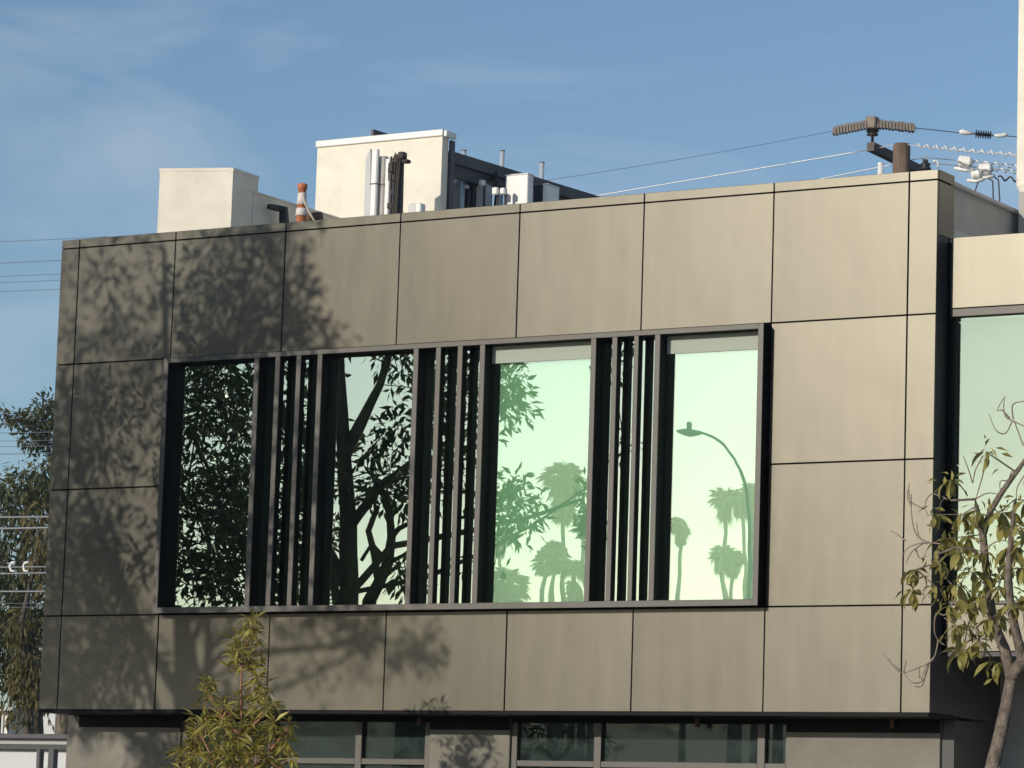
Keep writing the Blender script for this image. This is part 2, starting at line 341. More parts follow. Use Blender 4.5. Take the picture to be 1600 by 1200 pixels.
# ---- ribbon window: surround, fins, panes
wy = -0.134
win = MB(); win.box(WX0+.002, 1.452, wy+.012, 0.05, 4.0, 6.385).box(7.70, WX1-.002, wy+.012, 0.05, 4.0, 6.385)
win.box(WX0+.002, WX1-.002, wy+.012, 0.05, 3.988, 4.038).box(WX0+.002, WX1-.002, wy+.012, 0.05, 6.357, 6.398)
ws = win.build('window_surround', M['black'], ob)
b = MB(); b.cbox(WX0, 1.45, wy, wy+.0115, WZ0, WZ1, .002).cbox(7.70, WX1, wy, wy+.0115, WZ0, WZ1, .002)
b.cbox(1.4505, 7.6995, wy, wy+.0115, WZ0, 4.04, .002).cbox(1.4505, 7.6995, wy, wy+.0115, 6.355, WZ1, .002)
b.build('front_trim', M['bronze'], ws)
GROUPS = ([(2.445, 2.50), (2.683, 2.735), (2.92, 2.97), (3.155, 3.207)], [(4.205, 4.257), (4.446, 4.496), (4.677, 4.727), (4.91, 4.963)], [(6.056, 6.107), (6.27, 6.32), (6.488, 6.533), (6.695, 6.747)])
zf0, zf1 = 4.0385, 6.3565
for g in GROUPS:
    for k, (a, c_) in enumerate(g):
        deep = GL-.001 if k in (0, 3) else -0.052
        f = box('fin', M['black'], ob, a+.001, c_-.001, wy+.012, deep, zf0, zf1)
        box('front_trim', M['bronze'], f, a, c_, wy, wy+.0115, 4.0405, 6.3545, c=.002)
def pane(x0, x1, z0, z1, y, parent, amp=4.5e-5, seed=0, tilt=(0, 0), gm='pane'):
    """a sheet of glass with the faint waviness of tempered glass"""
    nx, nz = 14, 40; b = MB(); vs_ = []; off = Vector((seed*7.3, seed*3.1, 0))
    for j in range(nz+1):
        for i in range(nx+1):
            x = x0+(x1-x0)*i/nx; z = z0+(z1-z0)*j/nz
            e = noise.noise(Vector((x*2.2, z*3.4, 0))+off)*amp + noise.noise(Vector((x*7, z*5.5, 3))+off)*amp*0.22
            vs_.append((x, y+e*4+tilt[0]*(x-x0)+tilt[1]*(z-z0), z))
    fs = [(j*(nx+1)+i, j*(nx+1)+i+1, (j+1)*(nx+1)+i+1, (j+1)*(nx+1)+i) for j in range(nz) for i in range(nx)]
    return b.add(vs_, fs).build('window_pane', M[gm], parent, smooth=True)
for k, (a, c_) in enumerate(((1.452, 2.4725), (2.4725, 3.181), (3.181, 4.231), (4.231, 4.9365), (4.9365, 6.0815), (6.0815, 6.721), (6.721, 7.70))):
    p = pane(a+.0005, c_-.0005, zf0+.001, zf1-.001, GL, ob, seed=k)
    if k in (4, 6):
        box('roller_shade', M['shade'], ob, a+.092, c_-.03, GL+.035, GL+.04, zf0-.03, 6.3)
        box('window_header', M['header'], ob, a+.027, c_-(.0265 if k == 4 else .001), GL-.012, GL-.003, 6.2, zf1-.001)
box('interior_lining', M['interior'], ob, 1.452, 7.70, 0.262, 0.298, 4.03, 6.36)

# ---- ground floor
gy = 0.52
piers = ((-0.058, 1.302), (4.106, 4.955), (7.722, 9.155))
for a, c_ in piers: box('pier', M['concrete'], ob, a, c_, gy, 1.4, 0.0, 3.061, c=.006)
box('lower_side_wall', M['charcoal'], ob, 9.156, 9.27, gy+.03, 1.46, 0.0, 3.061)
MUL = ((1.303, 1.37), (2.30, 2.37), (3.277, 3.347), (4.036, 4.105)), ((4.956, 5.016), (5.809, 5.881), (7.428, 7.502), (7.70, 7.7215))
for gi, gset in enumerate(MUL):
    x0, x1 = gset[0][0], gset[-1][1]
    o = box('storefront_head', M['black'], ob, x0, x1, gy+.03, gy+.12, 3.0205, 3.06, c=.003)  # head painted black for the shade under the soffit; mullions stay bronze
    for mi, (a, c_) in enumerate(gset): box('mullion', M['bronze'], o, a, c_, gy+.03, gy+.12, 0.1, 3.02, c=.003)
    for mi in range(3):
        a, c_ = gset[mi][1]+.0005, gset[mi+1][0]-.0005
        box('transom', M['bronze'], o, a, c_, gy+.035, gy+.115, 2.63, 2.684, c=.003)
        box('storefront_pane', M['pane_clear'], o, a, c_, gy+.075, gy+.081, 2.6845, 3.02)
        box('storefront_pane', M['pane_clear'], o, a, c_, gy+.075, gy+.081, 0.15, 2.6295)
    box('stall_riser', M['concrete'], ob, x0, x1, gy+.02, gy+.2, 0, .099)
b = MB(); b.box(-0.05, 9.15, 2.6, 2.7, 0.0, 3.06).box(-.05, 9.15, 1.4, 2.6, 0.003, 0.02); b.build('shop_interior', M['interior'], ob)

# ------------------------------------------------------------------ right hand wing, the parapet and the tower behind it
rw = thing('adjoining_wing', 'champagne panelled wing with green window right of the dark gap', 'building', (11.5, 0.3, 0))
wyf = 0.21
for x0, x1 in ((9.326, 11.6), (11.6, 13.8)):
    panel('facade_panel', x0, x1, 6.487, 7.10, rw, wyf); panel('facade_panel', x0, x1, 3.606, 4.0, rw, wyf)
box('backing_wall', M['joint'], rw, 9.334, 13.79, wyf+.034, wyf+.1, 6.49, 7.09)
box('backing_wall', M['joint'], rw, 9.334, 13.79, wyf+.034, wyf+.1, 3.62, 3.995)
box('gap_lining', M['joint'], rw, 9.292, 9.3335, wyf+.02, wyf+.3, 3.62, 7.06)
fr = MB(); fr.cbox(9.334, 13.78, wyf+.002, wyf+.1, 6.42, 6.486, .003); fo = fr.build('window_frame', M['bronze'], rw)
fr = MB(); fr.cbox(9.334, 9.352, wyf+.02, wyf+.1, 4.0, 6.4195, .002); fr.build('mullion', M['black'], fo)
MB().cbox(11.57, 11.63, wyf+.002, wyf+.1, 4.0305, 6.4195, .003).build('mullion', M['black'], fo)
fr = MB(); fr.cbox(9.353, 13.78, wyf+.002, wyf+.1, 4.0005, 4.03, .003); fr.build('sill', M['bronze'], fo)
for k, (a, c_) in enumerate(((9.353, 11.569), (11.631, 13.78))):
    o = MB()
    p = pane(a, c_, 4.031, 6.419, wyf+.05, rw, seed=9+k, gm='pane_wing_dimmed')
    box('interior_lining', M['interior'], rw, a, c_, wyf+.2, wyf+.22, 4.031, 6.419)
box('body', M['stucco_grey'], rw, 9.335, 13.79, wyf+.3, 8.0, 3.62, 7.05)
box('soffit', M['charcoal'], rw, 9.335, 13.79, wyf+.005, 1.44, 3.57, 3.6055)
box('back_wall', M['stucco_grey'], rw, 9.2715, 13.79, 1.47, 1.6, 0.0, 3.569)
pw = thing('rooftop_parapet', 'grey stucco parapet with worn light cap behind the right roof corner', 'wall', (8.7, 2.4, 7.2))
b = MB(); b.box(8.50, 8.66, 1.57, 3.5, 7.231, 7.86); b.build('wall_face', M['stucco_grey'], pw)
MB().cbox(8.46, 8.70, 1.55, 3.5, 7.8605, 7.90, .01).build('cap', M['roof'], pw)
q = atY(1588, 310, 3.03)
tw = thing('stair_tower', 'tall cream stucco tower cut by the right edge of the frame', 'tower', (q.x+1.5, 4.5, 7.0))
MB().box(q.x, q.x+3.0, 3.03, 6.0, 8.17, 14.5).build('shaft', M['stucco_white'], tw)
b = MB(); b.box(q.x+.02, q.x+2.95, 3.04, 5.95, 7.0, 8.05); b.build('base', M['stucco_grey'], tw)
b = MB(); b.lathe((q.x+.10, 3.13, 8.0495), [(0.10, 0), (0.115, .03), (0.13, .06), (0.135, 0.12)], 16); b.box(q.x+.1, q.x+2.98, 3.035, 5.98, 8.0505, 8.1695)
b.build('moulding', M['stucco_white'], tw)
# ------------------------------------------------------------------ things on the roof
DECK = 7.2305
H1 = 8.64
A, B_, C_ = atZ(249, 263, H1), atZ(365, 262, H1), atZ(421, 274, H1)
C_.x = B_.x - 0.01
Dp = A + (C_ - B_)
c1 = (A+B_+C_+Dp)/4
s1 = thing('roof_shaft', 'small cream stucco shaft with plain cap at the left of the roof', 'rooftop box', (c1.x, c1.y, DECK))
def poly(scale): return [((p.x-c1.x)*scale+c1.x, (p.y-c1.y)*scale+c1.y) for p in (A, B_, C_, Dp)]
MB().prism(poly(0.985), DECK, H1-.035).build('wall_face', M['stucco_white'], s1)
MB().prism(poly(1.0), H1-.0345, H1).build('cap', M['stucco_white'], s1)
# low wall running back
lw = thing('low_roof_wall', 'low stucco roof wall between the small shaft and tall screen', 'wall', (1.4, 2.1, DECK))
a = atX(420.5, 305, C_.x+.02); ZW = a.z; c_ = atZ(541, 339, ZW)
MB().box(a.x-.16, a.x-.012, a.y-.25, c_.y+.3, DECK, ZW-.022).build('wall_face', M['stucco_white'], lw)
MB().cbox(a.x-.18, a.x, a.y-.25, c_.y+.31, ZW-.0215, ZW, .006).build('cap', M['stucco_white'], lw)
# black conduit elbow on the low wall
p0 = [atX(420, 323, a.x+.09), atX(432, 325, a.x+.1), atX(443, 327, a.x+.12), atX(444, 350, a.x+.12)]
ce = MB(); ce.tube(p0, [.03, .035, .05, .055], 8)
q = p0[-1]; ce.tube([q, (q.x, q.y, DECK)], [.055, .055], 8)
tag(ce.build('roof_conduit', M['black_rubber'], loc=(q.x, q.y, DECK)), 'black conduit elbow against the low roof wall', 'conduit')
# traffic delineator wrapped in film
t_ = atY(470, 287, 1.0); cb = atY(470.5, 346, 1.0)
dl = thing('traffic_delineator', 'orange and white traffic delineator tube on the roof edge', 'traffic cone', (cb.x, 1.0, DECK))
H = t_.z
def rr(z): return 0.068 - 0.034*(z-7.7)/(H-7.7)
MB().lathe((cb.x, 1.0, DECK), [(.2, 0), (.2, .05), (.1, .07), (rr(7.7), .2), (rr(H-.06), H-.06-DECK), (.048, H-.055-DECK), (.05, H-.01-DECK), (.03, H-DECK)], 14).build('tube', M['orange'], dl, smooth=True)
for z0, z1 in ((7.92, 7.995), (8.03, 8.145)):
    MB().lathe((cb.x, 1.0, 0), [(rr(z0)+.002, z0), (rr(z0)+.004, z0+.001), (rr(z1)+.004, z1-.001), (rr(z1)+.002, z1)], 14).build('reflective_band', M['reflective'], dl, smooth=True)
b = MB(); b.tube([(cb.x, .99, H-.03), (cb.x+.05, .97, H-.18), (cb.x+.12, .96, H-.3), (cb.x+.2, .97, H-.42)], [.012, .014, .012, .008], 5); b.build('film_strip', M['film'], dl)
rl_ = MB(); qa = atY(484, 340, 1.2); rl_.tube([(qa.x-.02, 1.2, qa.z), (qa.x+.12, 1.22, qa.z+.005)], .05, 8); rl_.tube([(qa.x+.02, 1.21, DECK), (qa.x+.02, 1.21, qa.z-.03)], .03, 6)
tag(rl_.build('pipe_stub', M['terracotta'], loc=(qa.x, 1.2, DECK)), 'rust brown pipe stub beside the traffic delineator', 'pipe')
# screen wall
sw = thing('screen_wall', 'tall cream stucco screen wall with white cap and antennas before it', 'wall', (1.0, 4.06, DECK))
x0, x1, zt = 0.215, 1.80, 9.40
MB().box(x0, x1, 4.0, 4.12, DECK, zt-.07).build('wall_face', M['stucco_white'], sw)
MB().cbox(x0-.012, x1+.012, 3.975, 4.15, zt-.0695, zt, .006).build('cap', M['white_metal'], sw)
MB().cbox(x1+.0125, x1+.05, 4.0, 4.2, zt-.075, zt-.01, .006).build('gutter', M['white_metal'], sw)
b = MB(); b.cbox(x1+.0005, x1+.03, 4.13, 4.21, DECK, zt-.09, .004); b.build('end_stud', M['dark_steel'], sw)
q = atY(600, 206, 4.6)
tag(MB().prism([(q.x-.1, 4.5), (q.x-.07, 4.5), (q.x+.02, 6.0), (q.x-.01, 6.0)], DECK, q.z+.015).build('screen_fin', M['dark_steel'], loc=(q.x, 5, DECK)), 'dark steel screen edge showing above the white cap', 'screen')
# steel beam frame that runs back from the screen
zb = 9.225
ba, bb = atZ(703, 236, zb), atZ(931, 306, zb)
bm = thing('steel_beam', 'long dark steel beam running back from the screen wall', 'beam', (ba.x, ba.y, DECK))
dx = (bb.x-ba.x)/(bb.y-ba.y)
def skew(b_, x0_, x1_, y0_, y1_, z0_, z1_): 
    o0 = ba.x+dx*(y0_-ba.y); o1 = ba.x+dx*(y1_-ba.y)
    b_.prism([(o0+x0_, y0_), (o0+x1_, y0_), (o1+x1_, y1_), (o1+x0_, y1_)], z0_, z1_)
ye = bb.y+1.2
b = MB(); skew(b, -.08, .02, ba.y, ye, zb-.12, zb); b.build('top_channel', M['dark_steel'], bm)
b = MB(); skew(b, -.06, -.02, ba.y, ye, zb-.26, zb-.121); b.build('web', M['charcoal'], bm)
for y in (ba.y+.05, ba.y+1.75, ye-.08):
    o0 = ba.x+dx*(y-ba.y); MB().cbox(o0-.055, o0-.025, y, y+.06, DECK, zb-.2605, .004).build('post', M['dark_steel'], bm)
for px, top, lab in ((725, 234.5, 'short galvanised vent pipe nearest the screen wall'), (785, 235, 'tall galvanised vent pipe in the middle above the beam'), (847, 253, 'galvanised vent pipe farthest right above the beam')):
    p = atX(px, top, 1.62); y = p.y
    vp = thing('vent_pipe', lab, 'pipe', (p.x, y, DECK), 'vent pipes above the steel beam')
    MB().tube([(p.x, y, DECK), (p.x, y, p.z-.012)], .026, 12).build('tube', M['galvanised'], vp, smooth=True)
    MB().lathe((p.x, y, p.z-.0115), [(.029, 0), (.029, .01), (.02, .012)], 12).build('cap', M['dark_steel'], vp)
# antennas in front of the screen
def antenna(label, px0, px1, pt, pb, y, depth, m_, tilt=0.0, seam=None, rot=0.0):
    a_ = atY(px0, pt, y); c__ = atY(px1, pt, y); z1 = a_.z
    w = (c__.x-a_.x)/2; xm = (a_.x+c__.x)/2
    t = thing('panel_antenna', label, 'antenna', (xm, y, DECK), 'panel antennas on the roof')
    b = MB(); b.cbox(-w, w, 0, depth, 7.5, z1, min(.02, w*.3)); b.v = [(xm+x*math.cos(rot)-yy*math.sin(rot)+tilt*(z1-z), y+x*math.sin(rot)+yy*math.cos(rot), z) for x, yy, z in b.v]
    b.build('radome', m_, t)
    b = MB(); b.tube([(xm+.01, y+depth+.05, DECK), (xm+.01, y+depth+.05, z1-.1)], .022, 8); b.build('mounting_pole', M['galvanised'], t, smooth=True)
    for z in (7.75, z1-.22): MB().box(xm-.03, xm+.03, y+depth+.002, y+depth+.04, z, z+.05).build('bracket', M['dark_steel'], t)
    if seam: MB().box(xm-w-.003, xm+w+.003, y-.004, y+depth*.5, seam-.006, seam+.006).build('strap', M['dark_steel'], t)
    return t
zs = atY(585, 287, 3.0).z
ta = antenna('tall white panel antenna standing left before the screen wall', 580.5, 590, 233, 330, 3.0, .05, M['white_metal'], seam=zs)
q = [atY(x, y, 3.02) for x, y in ((580.4, 233), (568, 246), (565, 345), (580.4, 345))]
b = MB(); b.add([(p.x, 3.0 if k in (0, 3) else 3.06, p.z) for k, p in enumerate(q)] + [(p.x, 3.03 if k in (0, 3) else 3.09, p.z) for k, p in enumerate(q)], [(0,1,2,3),(7,6,5,4),(0,4,5,1),(1,5,6,2),(2,6,7,3),(3,7,4,0)]); b.build('side_shroud', M['grey_plastic'], ta)
antenna('shade grey panel antenna second from the left before the screen wall', 590.5, 602, 244, 330, 3.06, .09, M['stucco_grey'], seam=zs)  # grey tone stands in for shade on this face
antenna('narrow white panel antenna beside the cable mast', 602.5, 609, 248, 330, 3.04, .08, M['white_metal'])
ms = thing('antenna_mast', 'dark antenna mast with clamps and black cables before the screen wall', 'mast', (1.93, 3.0, DECK))
a0, a1 = atY(625, 333, 3.0), atY(625, 250, 3.0)
b = MB(); b.tube([(a0.x, 3.0, DECK), (a1.x, 3.0, a1.z)], .045, 10); b.build('pole', M['dark_steel'], ms, smooth=True)
b = MB()
for k in range(5):
    o = random.uniform(-.06, .06); z0 = a1.z-random.uniform(0, .1)
    b.tube([(a1.x+o*1.3, 2.94, z0+.05), (a1.x+o, 2.93, z0-.2), (a1.x+o*.8, 2.93, z0-.5), (a1.x+o, 2.94, DECK)], .012, 5)
b.build('cable', M['rust_black'], ms)
for px, py, rx, rz in ((628, 243, .035, .035), (619, 252, .04, .02), (634, 252, .035, .018), (612, 262, .03, .05), (616, 300, .028, .03), (611, 322, .035, .03)):
    p = atY(px, py, 2.95); MB().cbox(p.x-rx, p.x+rx, 2.92, 3.0, p.z-rz, p.z+rz, .008).build('clamp', M['rust_black'], ms)
b = MB()
p0, p1, p2 = atY(606, 262, 2.97), atY(616, 281, 2.97), atY(606, 282, 2.97)
b.add([(p0.x, 2.97, p0.z), (p1.x+.03, 2.97, p1.z), (p2.x, 2.97, p2.z), (p0.x, 3.05, p0.z), (p1.x+.03, 3.05, p1.z), (p2.x, 3.05, p2.z)], [(0,2,1),(3,4,5),(0,1,4,3),(1,2,5,4),(2,0,3,5)]); b.build('radio_unit', M['charcoal'], ms)
b = MB()
p = atY(625, 247, 2.95)
for k in range(7): 
    an = k*.9; b.tube([(p.x, 2.95, p.z-.03), (p.x+.05*math.cos(an), 2.93, p.z+.03+.03*math.sin(an*2)), (p.x+.085*math.cos(an), 2.93, p.z+.02*math.cos(an))], [.01, .009, .006], 5)
b.build('cable_tails', M['rust_black'], ms)
for lab, px, w, top in (('low grey box at the foot of the cable mast', 644, .05, 318), ('small white capped tube right of the cable mast', 653, .035, 317)):
    p = atY(px, top, 3.0); b = MB(); b.cbox(p.x-w, p.x+w, 3.0, 3.1, DECK, p.z, .012)
    tag(b.build('junction_box', M['grey_plastic'] if w > .04 else M['white_metal'], loc=(p.x, 3.05, DECK)), lab, 'box')
# equipment behind the beam, in the shade of the screen
def cabinet(label, px0, px1, py, y, depth, m_, grp='equipment cabinets beside the beam'):
    a_, c__ = atY(px0, py, y), atY(px1, py, y)
    t = thing('equipment_cabinet', label, 'cabinet', ((a_.x+c__.x)/2, y+depth/2, DECK), grp)
    MB().cbox(a_.x, c__.x, y, y+depth, DECK+.1, a_.z-.012, .008).build('case', m_, t)
    MB().cbox(a_.x-.006, c__.x+.006, y-.006, y+depth+.006, a_.z-.0115, a_.z, .004).build('lid', m_, t)
    MB().box(a_.x+.02, c__.x-.02, y+.02, y+depth-.02, DECK, DECK+.0995).build('plinth', M['dark_steel'], t)
    return t
cabinet('large white cabinet half in shadow right of the beam opening', 790, 825, 273, 4.9, .12, M['white_metal'])
cabinet('narrow white cabinet at the far right under the beam', 848, 856, 287, 5.2, .25, M['white_metal'])
cabinet('dark fronted cabinet between the two white cabinets', 834, 848, 290, 5.25, .2, M['charcoal'])
cabinet('blue grey cabinet nearest the screen wall end', 701, 722, 283, 4.75, .2, M['stucco_grey'])
cabinet('grey cabinet second behind the screen wall end', 724, 741, 287, 4.8, .2, M['charcoal'])
cabinet('light grey cabinet third behind the screen wall end', 742, 754, 286, 4.85, .2, M['grey_plastic'])
b = MB(); random.seed(3)
base = atY(770, 300, 5.0)
for k in range(16):
    px = random.uniform(708, 788); py = random.uniform(272, 292); p = atY(px, py, 5.05)
    pts = [(p.x, 5.05, DECK), (p.x+random.uniform(-.03, .03), 5.05, p.z-.2), (p.x, 5.03, p.z), (p.x+random.uniform(-.12, .12), 5.08, p.z+random.uniform(-.04, .05))]
    b.tube(pts, random.uniform(.006, .014), 5)
tag(b.build('cable_bundle', M['rust_black'], loc=(base.x, 5.05, DECK)), 'tangle of black cables under the steel beam', 'cables')
grp = 'small white radio units under the beam'
for px, py, w, h, lab in ((709, 280, .035, .045, 'white radio unit nearest the screen wall end'), (727, 291, .02, .02, 'round white connector above the grey cabinets'), (751, 285, .03, .03, 'white radio unit above the light grey cabinet'), (772, 298, .035, .04, 'white radio unit left of the large white cabinet'), (784, 298, .028, .035, 'white radio unit touching the large white cabinet')):
    p = atY(px, py, 4.7); t = thing('radio_unit', lab, 'radio unit', (p.x, 4.7, p.z-h), grp)
    MB().cbox(p.x-w, p.x+w, 4.7, 4.76, p.z-h, p.z+h, .01).build('case', M['white_metal'], t)
    MB().tube([(p.x, 4.78, DECK), (p.x, 4.78, p.z+h)], .016, 6).build('mounting_pole', M['dark_steel'], t)
p = atY(1376, 257, 1.2)
vp = thing('vent_pipe', 'short white plastic vent pipe before the utility pole', 'pipe', (p.x, 1.2, DECK))
MB().tube([(p.x, 1.2, DECK), (p.x, 1.2, p.z)], .026, 12).build('tube', M['white_metal'], vp, smooth=True)
MB().lathe((p.x, 1.2, p.z+.0005), [(.029, 0), (.029, .012), (.02, .014)], 12).build('cap', M['white_metal'], vp)

# ------------------------------------------------------------------ utility pole and lines
PD = 45.0
def P(px, py, D=PD): return atD(px, py, D)
pt = P(1409, 225); up = thing('utility_pole', 'wooden utility pole with single crossarm behind the roof', 'utility pole', (pt.x, pt.y, 0))
MB().tube([(pt.x, pt.y, -0.1), (pt.x, pt.y, 5), (pt.x, pt.y, pt.z-.03), (pt.x, pt.y, pt.z)], [.17, .135, .11, .10], 14).build('pole', M['pole_wood'], up, smooth=True)
c0 = P(1360, 229); zarm = c0.z; c1_ = atZ(1445, 270, zarm); dirv = (c1_-c0).normalized()
ax = dirv; side = ax.cross(Vector((0, 0, 1))).normalized()
b = MB(); e = c0+ax*3.0; hw, hh = .05, .055
vv = []
for base_ in (c0, e):
    for s_, t2 in ((-1,-1),(1,-1),(1,1),(-1,1)): vv.append(base_+side*hw*s_+Vector((0,0,1))*hh*t2)
b.add(vv, [(0,1,2,3),(7,6,5,4),(0,4,5,1),(1,5,6,2),(2,6,7,3),(3,7,4,0)]); b.build('crossarm', M['arm_wood'], up)
# insulator and the ribbed guard that covers the conductor
ip = c0 + ax*.06 + Vector((0, 0, hh))
ins = MB().lathe(ip, [(.018, 0), (.018, .09), (.075, .10), (.07, .125), (.05, .13), (.085, .15), (.08, .175), (.055, .185), (.07, .21), (.05, .25), (.03, .27)], 12).build('pin_insulator', M['brown_porcelain'], up, smooth=True)
gc = P(1363, 193); gl, gr = P(1301, 205), P(1430, 200)
for end in (gl, gr):
    v = end-gc; n = 13; b = MB()
    for k in range(n):
        t0, t1 = k/n, (k+.72)/n
        for (ta, tb, s_) in ((t0, t1, random.uniform(.9, 1.1)), (t1, (k+1)/n, .62)):
            p0, p1 = gc+v*ta, gc+v*tb; hz = .055*s_; wd = .06*s_
            d = v.normalized(); sd_ = d.cross(Vector((0,0,1))).normalized(); u2 = Vector((0,0,1))
            q = [p0-sd_*wd-u2*hz, p0+sd_*wd-u2*hz, p0+sd_*wd*.7+u2*hz, p0-sd_*wd*.7+u2*hz, p1-sd_*wd-u2*hz, p1+sd_*wd-u2*hz, p1+sd_*wd*.7+u2*hz, p1-sd_*wd*.7+u2*hz]
            b.add(q, [(0,1,2,3),(7,6,5,4),(0,4,5,1),(1,5,6,2),(2,6,7,3),(3,7,4,0)])
    b.build('conductor_guard', M['guard'], up)
b = MB(); b.cbox(gc.x-.07, gc.x+.07, gc.y-.07, gc.y+.07, gc.z-.07, gc.z+.085, .015); b.build('guard_hub', M['guard'], up)
for px, py, s_ in ((1406, 232, 1), (1446, 253, 1.1)):
    p = P(px, py); i2 = MB().lathe(p+Vector((0,0,-.12*s_)), [(.015, -.05), (.015, .02), (.075, .03), (.07, .06), (.045, .07), (.07, .09), (.06, .11), (.03, .13), (.035, .15), (.02, .165)], 12).build('pin_insulator', M['black_rubber'] if px > 1410 else M['brown_porcelain'], up, smooth=True)
    MB().tube([p+Vector((-.05, 0, .03)), p+Vector((-.01, 0, .07)), p+Vector((.04, 0, .04))], .012, 5).build('tie', M['cable_light'], i2)
b = MB(); p = P(1466, 262); b.tube([p, p+Vector((0,0,.07)), p+Vector((-.03,0,.1)), p+Vector((-.07,0,.08))], .02, 6); b.build('hook', M['galvanised'], up)

def wire(label, pts, r, m_, sag=0.0, n=16):
    pts = [Vector(q) for q in pts]; out = []
    for i in range(len(pts)-1):
        for k in range(n + (1 if i == len(pts)-2 else 0)):
            t = k/n; q = pts[i].lerp(pts[i+1], t); q.z -= sag*4*t*(1-t)/max(1, len(pts)-1); out.append(q)
    o = MB().tube(out, r, 5).build('power_line', m_, loc=pts[0], smooth=True)
    return tag(o, label, 'power line', 'overhead power lines')
def coil(label, p0, p1, R_, turns, r, m_):
    v = p1-p0; d = v.normalized(); a_ = d.orthogonal().normalized(); b_ = d.cross(a_); pts = []
    n = int(turns*10)
    for k in range(n+1): 
        w = 2*math.pi*turns*k/n; pts.append(p0+v*(k/n)+(a_*math.cos(w)+b_*math.sin(w))*R_)
    return tag(MB().tube(pts, r, 5).build('line_marker', m_, loc=p0, smooth=True), label, 'line marker', 'spiral markers on the power lines')
wire('bright power line running left from the crossarm end', (P(1358, 234), P(860, 318, 47)), .007, M['cable_light'])
wire('faint power line passing through the ribbed guard', (P(600, 315, 46), P(1300, 205)), .0028, M['cable_dark'], .06)
wire('lowest bright power line meeting the white vent pipe', (P(1400, 256, 46), P(1180, 300, 47)), .007, M['cable_light'])
wire('dark power line from the guard to the ribbed insulator', (P(1430, 200), P(1500, 207.5, 45), P(1572, 212.5, 45), P(1700, 222, 45)), .006, M['cable_dark'])
wire('upper white power line right of the pole', (P(1358, 234, 45.1), P(1404, 225, 45), P(1590, 242, 44), P(1720, 254, 44)), .006, M['cable_light'])
wire('middle power line leading to the white arresters', (P(1424, 250), P(1446, 246), P(1500, 251), P(1700, 266)), .006, M['cable_light'])
wire('lower power line under the white arresters', (P(1440, 254), P(1500, 259), P(1700, 276)), .007, M['cable_light'])
coil('upper white spiral marker right of the pole', P(1432, 227, 44.8), P(1590, 242, 44), .026, 11, .0085, M['white_metal'])
coil('middle white spiral marker right of the arresters', P(1522, 253), P(1590, 261), .024, 4.5, .008, M['white_metal'])
coil('lower white spiral marker right of the arresters', P(1548, 264), P(1590, 269), .022, 3, .008, M['white_metal'])
coil('dark spiral marker lowest at the right edge', P(1560, 278), P(1592, 281), .028, 2, .012, M['cable_dark'])
# ribbed strain insulator
p0, p1 = P(1524, 209), P(1550, 211.5)
si = thing('strain_insulator', 'dark ribbed strain insulator with white clamps on the top line', 'insulator', p0)
v = p1-p0; L = v.length; prof = []
for k in range(7): t = L*k/7; prof += [(.018, t), (.055, t+.008), (.055, t+.014), (.018, t+.022)]
MB().lathe(p0, prof, 10, v).build('ribs', M['black_rubber'], si, smooth=False)
MB().tube([P(1499, 206.5), P(1503, 206), P(1511, 207.5), P(1523, 209)], [.02, .035, .03, .012], 7).build('clamp', M['white_metal'], si, smooth=True)
MB().tube([P(1551, 211.5), P(1560, 212), P(1570, 211), P(1574, 210)], [.012, .025, .03, .02], 7).build('clamp', M['white_metal'], si, smooth=True)
# white arrester drums with their leads
for (px0, py0, px1, py1, r_, lab, leads) in ((1498, 252, 1518, 254, .08, 'upper left white drum arrester on the power line', ()), (1530, 265, 1549, 264, .08, 'right white drum arrester with two hanging leads', ((1540, 275, 1552, 310), (1548, 272, 1562, 310))), (1518, 273, 1532, 271, .065, 'lowest white drum arrester with one hanging lead', ((1524, 280, 1523, 300),))):
    p0, p1 = P(px0, py0), P(px1, py1); v = p1-p0; L = v.length
    t = thing('arrester', lab, 'arrester', p0, 'white drum arresters on the lines')
    MB().lathe(p0, [(r_*.5, -.01), (r_*.85, 0), (r_, .02), (r_*.93, L*.3), (r_, L*.34), (r_*.93, L*.66), (r_, L*.7), (r_, L-.02), (r_*.6, L), (r_*.3, L+.03)], 14, v).build('drum', M['white_metal'], t, smooth=True)
    MB().tube([p0+Vector((-.06, 0, -r_)), p0+v*.5+Vector((0, 0, -r_-.03)), p1+Vector((.05, 0, -r_-.01))], .022, 6).build('cradle', M['white_metal'], t, smooth=True)
    for l in leads:
        a_, c__ = P(l[0], l[1]), P(l[2], l[3]); mdl = a_.lerp(c__, .45)+Vector((.05, 0, .06))
        MB().tube([a_, mdl, c__, Vector((c__.x, c__.y, 7.0))], .010, 5).build('lead', M['cable_dark'], t, smooth=True)
# lines left of the building
LW = [((-40, 383), (110, 370), .006, 0), ((-40, 417), (110, 403), .007, 0), ((-40, 436), (110, 425), .006, 0), ((-40, 447), (110, 434), .006, 0), ((-40, 459), (110, 449), .006, 0),
      ((-40, 676), (110, 673), .007, 0), ((-40, 688), (110, 686), .006, 0), ((-40, 697), (110, 695), .006, 0), ((-40, 709), (110, 706), .008, 0),
      ((-40, 806), (110, 806), .014, 1), ((-40, 825.5), (110, 822.5), .016, 1), ((-40, 884), (110, 884), .010, 1), ((-40, 897), (110, 892.5), .012, 1), ((-40, 920), (110, 923.5), .014, 1), ((-40, 940), (110, 941), .006, 0), ((-40, 949), (110, 946), .006, 0)]
NTH = ('top', 'second', 'third', 'fourth', 'fifth', 'sixth', 'seventh', 'eighth', 'ninth', 'tenth', 'eleventh', 'twelfth', 'thirteenth', 'fourteenth', 'fifteenth', 'lowest')
